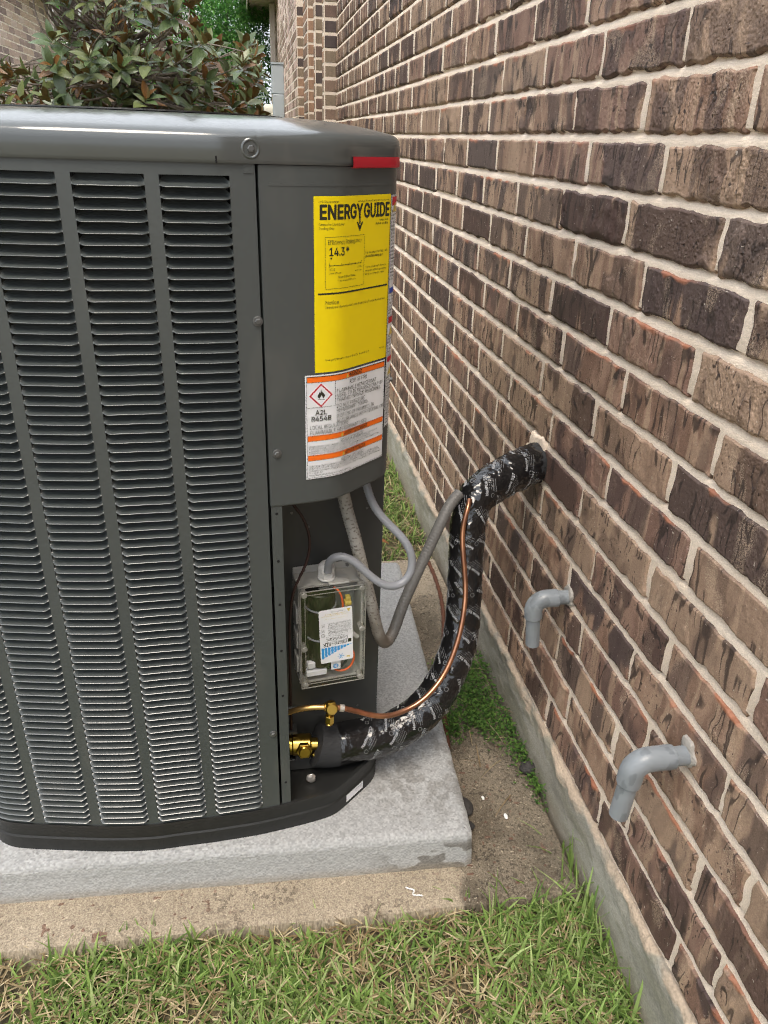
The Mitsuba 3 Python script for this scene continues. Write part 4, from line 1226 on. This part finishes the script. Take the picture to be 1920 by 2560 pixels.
# ------------------------------------------------------------------ things at the rear wall
t = lab('downspout', 'beige downspout on the far corner of the brick house', 'downspout')
add(t + '__pipe', box(-.17, -.095, 12.3, 12.42, .1, 2.78, .012), 'beige_metal')
add(t + '__strap', cat_mesh([box(-.175, -.09, 12.295, 12.425, z, z + .03) for z in (1.6, 2.4)]), 'beige_metal')
t = lab('meter_box', 'grey electric meter box on the rear part of the brick house', 'meter box')
add(t + '__body', box(-.215, -.085, 10.35, 10.62, .55, 1.62, .008), 'meter_grey')
add(t + '__cover', cat_mesh([box(-.222, -.08, 10.36, 10.61, 1.625, 1.93, .008), box(-.226, -.08, 10.35, 10.62, 1.93, 1.95)]), 'meter_grey')
t = lab('utility_box', 'small round cream utility box beside the grey meter box', 'utility box')
add(t + '__body', cat_mesh([cyl([-.31, 11.3, 1.46], [-.09, 11.3, 1.46], .085, n=24, bev=.02), box(-.22, -.09, 11.2, 11.4, 1.2, 1.44, .01)]), 'cream_plastic', 30)

# neighbouring house on the left
t = lab('neighbour_house', 'pale pinkish brick house wall behind the big glossy-leaved tree', 'house')
NX = -3.09
NWALL = t + '__wall'
scene[NWALL] = mikit.ply(cat_mesh([backing(-9, NX - .0015, 4.2, 12.5, -.05, 2.72)]), 'mortar_plain')
wall_run(NWALL, (NX, 4.2, 0), (0, 1, 0), 8.3, 36, J0 + 20 * COURSE, NB, parts=290, jitter=.1)
add(t + '__corner_board', box(NX - .12, NX + .05, 12.42, 12.56, 0, 2.7), 'beige_metal')
add(t + '__eave', cat_mesh([box(-9, NX + .40, 3.9, 12.9, 2.72, 2.90)]), 'white_trim')
add(t + '__roof', (np.array([[NX + .42, 3.9, 2.905], [NX + .42, 12.9, 2.905], [-8, 12.9, 5.0], [-8, 3.9, 5.0]]), np.array([[0, 1, 2, 3]])), 'roof_shingle')
t = lab('rear_house', 'brick house with a dark window and grey roof, far behind the trees', 'house')
add(t + '__wall', cat_mesh([box(-13, -.6, 20.0, 26, -.05, 2.75)]), 'rear_brick')
for x in (-6.15, -3.4):
    k = add(t + '__window', cat_mesh([box(x, x + .9, 19.96, 20.0, 1.75, 2.60)]), 'white_trim')
    add(k + '__pane', box(x + .06, x + .84, 19.93, 19.961, 1.82, 2.54), 'window_dark')
add(t + '__fascia', box(-13.4, -.2, 19.55, 20.2, 2.75, 2.92), 'white_trim')
add(t + '__roof', (np.array([[-13.4, 19.5, 2.92], [-.2, 19.5, 2.92], [-2.8, 23, 4.4], [-10.5, 23, 4.4], [-.2, 26, 2.92]]), np.array([[0, 1, 2], [0, 2, 3], [1, 4, 2]])), 'roof_shingle')
t = lab('wooden_fence', 'dark weathered wooden fence at the end of the side yard', 'fence')
for k in range(22):
    x = -2.9 + k * .135
    add(t + '__board', box(x, x + .128, 16.0 + rng.normal(0, .004), 16.02, -.03, 1.62 + rng.normal(0, .01), .003), 'fence_wood')
add(t + '__rail', cat_mesh([box(-2.95, .1, 16.02, 16.06, z, z + .09) for z in (.3, 1.3)]), 'fence_wood')

# ------------------------------------------------------------------ trees
def leaf_mesh(L, W, fold=.25, droop=.25, n=6):
    t_ = np.linspace(0, 1, n + 1)
    w = W * np.sin(np.pi * t_ ** .85) ** .8 * .5; w[0] = W * .04; w[-1] = 0.0005
    z = -droop * L * t_ ** 2
    V = []
    for a_ in (-1, 0, 1):
        V.append(np.stack([t_ * L, a_ * w, z + abs(a_) * fold * w], 1))
    V = np.stack(V, 1)
    return V.reshape(-1, 3), gridf(n + 1, 3)


def basis(d, up):
    d = d / np.linalg.norm(d); s_ = np.cross(up, d); s_ /= np.linalg.norm(s_) + 1e-9
    return np.stack([d, s_, np.cross(d, s_)], 1)


MG = lab('magnolia_tree', 'broad magnolia with glossy green leaves, brown underneath, behind the air conditioner', 'tree')
r_ = np.random.default_rng(21)
trunk0 = np.array([-1.30, 6.35, -.05])
limbs, tips = [], []
mains = [np.array([-1.35, 6.2, 1.55]), np.array([-1.65, 6.3, 1.5]), np.array([-1.10, 6.3, 1.7])]
for m_ in mains:
    limbs.append(tube([trunk0, (trunk0 + m_) / 2 + r_.normal(0, .05, 3), m_, m_ + [r_.normal(0, .12), 0, .9]], np.linspace(.052, .018, 40), 9, 40))
spots = []
tries = 0
while len(spots) < 440 and tries < 60000:
    tries += 1
    p = np.array([r_.uniform(-2.75, -.42), r_.uniform(4.9, 7.2), r_.uniform(.85, 2.75)])
    q = (p - np.array([-1.30, 6.1, 1.75])) / np.array([1.25, 1.3, 1.15])
    if (q @ q) > 1.0 + .35 * nz(p * 2.2, 91) * 2:
        continue
    if (p[0] > -.86 and p[2] > 1.72) or meshkit.fbm(p * 1.7, 2, 92) < (.37 if p[2] < 1.9 else .43) or (p[0] < -1.30 - .07 * p[1] and p[2] > 1.52 and not (p[2] > 1.95 and p[0] > -1.50 - .07 * p[1])):
        continue
    if all(np.linalg.norm(p - s_) > .122 for s_ in spots):
        spots.append(p)
for p in spots:
    m_ = mains[int(np.argmin([np.linalg.norm(p - (q + [0, 0, .3])) for q in mains]))]
    b0 = m_ + [0, 0, np.clip((p[2] - m_[2]) * .45, -.5, 1.4)]
    mid = b0 + (p - b0) * .55 + r_.normal(0, .07, 3) - [0, 0, .06]
    limbs.append(tube([b0, mid, p], np.linspace(.008 + .004 * r_.random(), .0028, 12), 5, 12))
add(MG + '__trunk', cat_mesh(limbs), 'bark', 50)
LV = [mikit.ply(leaf_mesh(1, w, f_, d_), 'magnolia_green', True) for w, f_, d_ in ((.40, .35, .12), (.47, .25, .25), (.38, .45, .05), (.44, .2, .38))]
leaves = []
for p in spots:
    n_ = int(r_.integers(7, 12)); a0 = r_.uniform(0, 6.3)
    ax = (p - np.array([-1.30, 6.3, 1.3])); ax /= np.linalg.norm(ax); ax = ax * .7 + np.array([0, 0, .75]) + r_.normal(0, .25, 3); ax /= np.linalg.norm(ax)
    e1 = np.cross(ax, [.3, .5, .1]); e1 /= np.linalg.norm(e1); e2 = np.cross(ax, e1)
    for k in range(n_):
        t_ = k / n_
        a_ = a0 + k * 2.4
        op = 1.35 - 1.15 * t_ + r_.normal(0, .12)
        d = ax * math.cos(op) + (e1 * math.cos(a_) + e2 * math.sin(a_)) * math.sin(op)
        if t_ < .3: d = d - [0, 0, .35 * r_.random()]
        L = r_.uniform(.090, .140) * (1 - .25 * t_)
        B_ = basis(d, ax + r_.normal(0, .15, 3))
        q = p - ax * .05 * (1 - t_)
        kind = 0 if r_.random() < .60 else (1 if r_.random() < .62 else 2)
        u_, v_, w2 = px(q)
        vis = -30 < u_ < 720 and -30 < v_ < 300
        leaves.append(((L / w2) * (1 if vis else 0), q, B_, L, kind, int(r_.integers(4))))
leaves.sort(key=lambda x: -x[0])
mats = ['magnolia_green', 'magnolia_olive', 'magnolia_brown']
restL = {0: [], 1: [], 2: []}
base_leaf = [leaf_mesh(1, w, f_, d_) for w, f_, d_ in ((.40, .35, .12), (.47, .25, .25), (.38, .45, .05), (.44, .2, .38))]
for q, (sc, p, B_, L, kind, va) in enumerate(leaves):
    if q < 295:
        M4 = np.eye(4); M4[:3, :3] = B_ * L; M4[:3, 3] = p
        k = num(MG + '__leaf')
        scene[k] = {**LV[va], 'bsdf': {'type': 'ref', 'id': mats[kind]}, 'to_world': T(M4.tolist())}
    else:
        v, f = base_leaf[va]
        restL[kind].append((v @ (B_ * L).T + p, f))
for k in restL:
    add(MG + '__crown', cat_mesh(restL[k]), mats[k], True, kind='stuff')


def small_leaf_tree(key, label, cat, base, height, centre, radii, n, size, cols, seed, trunk_r, droop=.3):
    r = np.random.default_rng(seed)
    t_ = lab(key, label, cat)
    lim = []
    base = np.array(base, float); centre = np.array(centre, float); radii = np.array(radii, float)
    for k in range(5):
        top_ = centre + r.normal(0, .35, 3) * radii
        lim.append(tube([base + r.normal(0, .05, 3), (base + top_) / 2 + r.normal(0, .12, 3), top_], np.linspace(trunk_r, trunk_r * .25, 20), 7, 20))
    add(t_ + '__trunk', cat_mesh(lim), 'bark', 50)
    P_ = []
    while len(P_) < n:
        q = r.uniform(-1, 1, (n, 3)); d2 = (q ** 2).sum(1)
        w = centre + q * radii
        ok = (d2 < 1 + .5 * nz(w * 1.1, seed)) & (meshkit.fbm(w * 2.3, 2, seed + 1) > .44)
        P_ += list(w[ok])
    P_ = np.array(P_[:n])
    d = r.normal(0, 1, (n, 3)); d[:, 2] = d[:, 2] * .6 - droop; d /= np.linalg.norm(d, axis=1, keepdims=True)
    up = r.normal(0, .5, (n, 3)) + [0, 0, 1]
    s_ = np.cross(up, d); s_ /= np.linalg.norm(s_, axis=1, keepdims=True)
    L = size * r.uniform(.7, 1.3, (n, 1)); W = L * .38
    V = np.stack([P_, P_ + d * L * .5 + s_ * W * .5, P_ + d * L, P_ + d * L * .5 - s_ * W * .5], 1)
    F = (np.arange(n)[:, None] * 4 + np.array([[0, 1, 2, 0, 2, 3]])).reshape(-1, 3)
    c = np.array(cols)[r.integers(len(cols), size=n)] * r.uniform(.7, 1.3, (n, 1))
    add(t_ + '__crown', (V.reshape(-1, 3), F), 'small_leaf', False, color=np.repeat(c, 4, 0))


GC = [(.15, .34, .08), (.11, .28, .08), (.20, .40, .11), (.08, .21, .06)]
small_leaf_tree('crape_myrtle', 'dense bright green tree between the magnolia and the far corner of the brick house', 'tree', (-1.2, 13.2, 0), 4, (-1.00, 13.4, 2.25), (1.15, 1.0, 2.3), 52000, .062, GC, 31, .06, .5)
small_leaf_tree('shade_tree', 'tall airy tree rising behind the magnolia under the white sky', 'tree', (-4.3, 16, 0), 7, (-4.0, 16.0, 3.7), (2.4, 1.5, 1.5), 9000, .10, GC[:2], 33, .12, .3)
small_leaf_tree('hedge_shrub', 'low dark green shrub in front of the wooden fence', 'shrub', (-.9, 14.8, 0), 1, (-1.2, 14.9, .95), (1.1, .5, .75), 6000, .07, [(.02, .05, .014), (.03, .065, .016)], 35, .03, .2)


# ------------------------------------------------------------------ grass
def blades(n, xr, yr, hgt, wid, cols, seed, zbase=-.03, lie=0.0, keep=None, seg=3):
    r = np.random.default_rng(seed)
    x, y = r.uniform(*xr, n), r.uniform(*yr, n)
    if keep is not None:
        k = keep(x, y, r); x, y = x[k], y[k]; n = len(x)
    h = hgt * r.uniform(.55, 1.35, n); w = wid * r.uniform(.6, 1.3, n)
    a = r.uniform(0, 2 * np.pi, n); lean = np.clip(r.normal(.75 + lie, .35, n), .1, 1.5)
    curl = r.uniform(.2, 1.0, n) * (1 - .5 * lie)
    dx, dy = np.cos(a), np.sin(a)
    tw = r.normal(0, .5, n)
    rows = []
    px_, py_, pz_ = x.copy(), y.copy(), np.full(n, zbase) + r.uniform(0, .006 + .018 * max(lie, 0), n)
    for k in range(seg + 1):
        t_ = k / seg
        ww = w * (1 - t_ ** 1.8) * .5 + .0002
        sx_, sy_ = -np.sin(a + tw * t_), np.cos(a + tw * t_)
        rows.append(np.stack([np.stack([px_ - sx_ * ww, py_ - sy_ * ww, pz_], -1), np.stack([px_ + sx_ * ww, py_ + sy_ * ww, pz_], -1)], 1))
        ang = lean + curl * t_
        st = h / seg
        px_ = px_ + dx * np.sin(ang) * st; py_ = py_ + dy * np.sin(ang) * st; pz_ = np.maximum(pz_ + np.cos(ang) * st, zbase + .001)
    V = np.stack(rows, 1)                                   # n, seg+1, 2, 3
    m = (seg + 1) * 2
    f1 = np.concatenate([np.array([[2 * k, 2 * k + 1, 2 * k + 3], [2 * k, 2 * k + 3, 2 * k + 2]]) for k in range(seg)])
    F = (np.arange(n)[:, None, None] * m + f1[None]).reshape(-1, 3)
    c = np.array(cols)[r.integers(len(cols), size=n)] * r.uniform(.75, 1.3, (n, 1))
    c = np.repeat(c[:, None], m, 1)
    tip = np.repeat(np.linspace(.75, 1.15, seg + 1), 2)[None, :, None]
    return V.reshape(-1, 3), F, (c * tip).reshape(-1, 3)


def merge(ls):
    v, f = cat_mesh([(a, b) for a, b, c in ls])
    return v, f, np.vstack([c for a, b, c in ls])


GG = [(.23, .34, .095), (.29, .40, .13), (.18, .28, .07), (.37, .45, .19), (.12, .20, .055)]
ST = [(.55, .45, .27), (.42, .33, .19), (.64, .54, .35), (.28, .20, .11)]
edge_ok = lambda x, y, r: y < .828 + .030 * (-.036 - x) + r.normal(0, .006, len(x))
patchy = lambda x, y, r: ((y > 1.5) | edge_ok(x, y, r)) & (r.random(len(x)) < np.clip(.25 + 2.2 * (meshkit.fbm(np.stack([x * 7, y * 7, x * 0], -1), 2, 5) - .30), .12, 1))
nearset = [blades(24000, (-1.35, .0), (.25, .875), .038, .0048, GG, 1, keep=patchy),
           blades(1500, (-1.35, .0), (.74, .885), .046, .0052, GG, 3, keep=patchy),
           blades(10000, (-1.35, .0), (.25, .88), .038, .0024, ST, 2, lie=.75, keep=edge_ok),
           blades(160, (-.25, .0), (.60, .85), .075, .0050, GG, 4)]
nearset.append(blades(70, (-.03, -.004), (.60, .95), .095, .0050, GG[:3], 9, lie=-.45))
v, f, c = merge(nearset)
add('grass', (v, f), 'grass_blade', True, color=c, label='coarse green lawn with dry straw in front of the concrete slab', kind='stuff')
backset = [blades(13000, (-.75, -.01), (2.03, 4.0), .045, .0056, GG, 11, keep=patchy), blades(6000, (-.75, -.01), (2.03, 4.0), .05, .0032, ST, 12, lie=.7), blades(7000, (-3.0, -.01), (4.0, 12), .08, .010, GG, 13, seg=2), blades(4000, (-3.0, -.75), (1.95, 4.2), .07, .008, GG, 14, seg=2)]
v, f, c = merge(backset)
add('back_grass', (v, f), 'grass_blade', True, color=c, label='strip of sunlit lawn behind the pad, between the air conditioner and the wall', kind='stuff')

# weeds growing on the slab by the foundation
r_ = np.random.default_rng(44)
lv, lf, lc = [], [], []
cnt = 0
cl = [(-.095, 1.40, .075, .09), (-.06, 1.33, .05, .06), (-.10, 1.28, .06, .05), (-.045, 1.24, .05, .06), (-.155, 1.26, .035, .05), (-.025, 1.16, .025, .05), (-.02, 1.07, .022, .05), (-.05, 1.46, .05, .05)]
for cx_, cy_, ax_, ay_ in cl:
    m_ = int(2300 * (ax_ * ay_) / (.075 * .09)) // 2
    q = r_.normal(0, .5, (m_, 2))
    P_ = np.c_[cx_ + q[:, 0] * ax_, cy_ + q[:, 1] * ay_, np.abs(r_.normal(0, .012, m_)) + .002]
    P_[:, 0] = np.minimum(P_[:, 0], -.016)
    d = r_.normal(0, 1, (m_, 3)); d[:, 2] = np.abs(d[:, 2]) * .5; d /= np.linalg.norm(d, axis=1, keepdims=True)
    s_ = np.cross(d, [0, 0, 1.]); s_ /= np.linalg.norm(s_, axis=1, keepdims=True)
    L = r_.uniform(.005, .011, (m_, 1)); W = L * .5
    V = np.stack([P_, P_ + d * L * .5 + s_ * W * .5, P_ + d * L, P_ + d * L * .5 - s_ * W * .5], 1).reshape(-1, 3)
    lv.append(V); lf.append((np.arange(m_)[:, None] * 4 + np.array([[0, 1, 2, 0, 2, 3]])).reshape(-1, 3) + cnt); cnt += len(V)
    lc.append(np.repeat(np.array([(.11, .21, .05), (.08, .16, .04), (.15, .25, .06), (.05, .11, .03)])[r_.integers(4, size=m_)], 4, 0))
v2, f2, c2 = blades(16, (-.15, -.02), (1.05, 1.50), .07, .0018, ST + GG[:1], 17, zbase=.003, lie=.5)
add('weeds', (np.vstack(lv + [v2]), np.vstack(lf + [f2 + cnt])), 'grass_blade', False, color=np.vstack(lc + [c2]), label='patch of small leafy weeds growing on the slab against the foundation', kind='stuff')

# ------------------------------------------------------------------ litter
t = add('rusty_rod', cat_mesh([tube([[-.045, 1.99, .006], [-.064, 1.706, .006], [-.105, 1.53, .008], [-.145, 1.357, .010], [-.1745, 1.19, .012]], .0055, 9, 60, disp=lambda c, th, ring: .0008 * np.sin(np.arange(len(c)) * 1.9)[:, None] + .001 * nz((c[:, None] + ring * .005) * 300, 71))]), 'rust', 40, label='rusty iron rod lying on the slab beside the equipment pad', cat='rod')


def pebble(key, x, y, z, s, m, label, cat, seed, sq=(1, 1, .6), group=None):
    ic = trimesh.creation.icosphere(2, 1.0)
    v = np.array(ic.vertices); v *= (1 + .7 * nz(v * 1.3 + seed, seed))[:, None]
    v = v * np.array(sq) * s
    add(key, (v + [x, y, z], ic.faces), m, 30, label=label, cat=cat, group=group)


pebble('stone', -.176, 1.035, .008, .016, 'dark_stone', 'dark stone against the pad edge, nearer the rusty rod', 'stone', 1, (.8, 1.3, .7))
pebble('stone', -.183, .985, .012, .010, 'dark_stone', 'small dark stone against the pad edge, nearer the lawn', 'stone', 2)
pebble('stone', -.022, 1.115, .010, .017, 'dark_stone', 'dark stone under the weeds by the foundation', 'stone', 3)
for k, (x, y, s, lb) in enumerate([(-.103, 1.005, .0050, 'white paint chip on the slab, the larger of two'), (-.135, 1.055, .0036, 'white paint chip on the slab, the smaller of two')]):
    pebble('paint_chip', x, y, .003, s, 'white_scrap', lb, 'chip', 5 + k, (.7, 1.4, .35))
st_ = [[-.325, .878, .004], [-.318, .872, .005], [-.312, .868, .004], [-.316, .862, .004], [-.306, .858, .005], [-.300, .856, .004]]
add('white_string', tube(st_, .0011, 6, 30), 'white_scrap', 40, label='bit of white string on the slab edge above the lawn', cat='string')
sc_ = np.array([[-.735, .640, .012], [-.715, .650, .016], [-.700, .640, .014], [-.684, .622, .010], [-.678, .608, .004], [-.694, .612, .006], [-.715, .624, .010]])
fo = np.vstack([sc_, sc_ - [0, 0, .006]])
add('foam_scrap', (fo, trimesh.convex.convex_hull(fo).faces if False else np.vstack([[[0, k, k + 1] for k in range(1, 6)], [[k, (k + 1) % 7, (k + 1) % 7 + 7] for k in range(7)], [[k, (k + 1) % 7 + 7, k + 7] for k in range(7)]])), 'foam_black', False, label='torn scrap of black foam lying in the lawn', cat='scrap')
v, f = leaf_mesh(.05, .03, .3, .3)
add('dead_leaf', (v + [-.20, 2.10, .03], f), 'dead_leaf', True, label='curled brown leaf on the lawn behind the pad', cat='leaf')
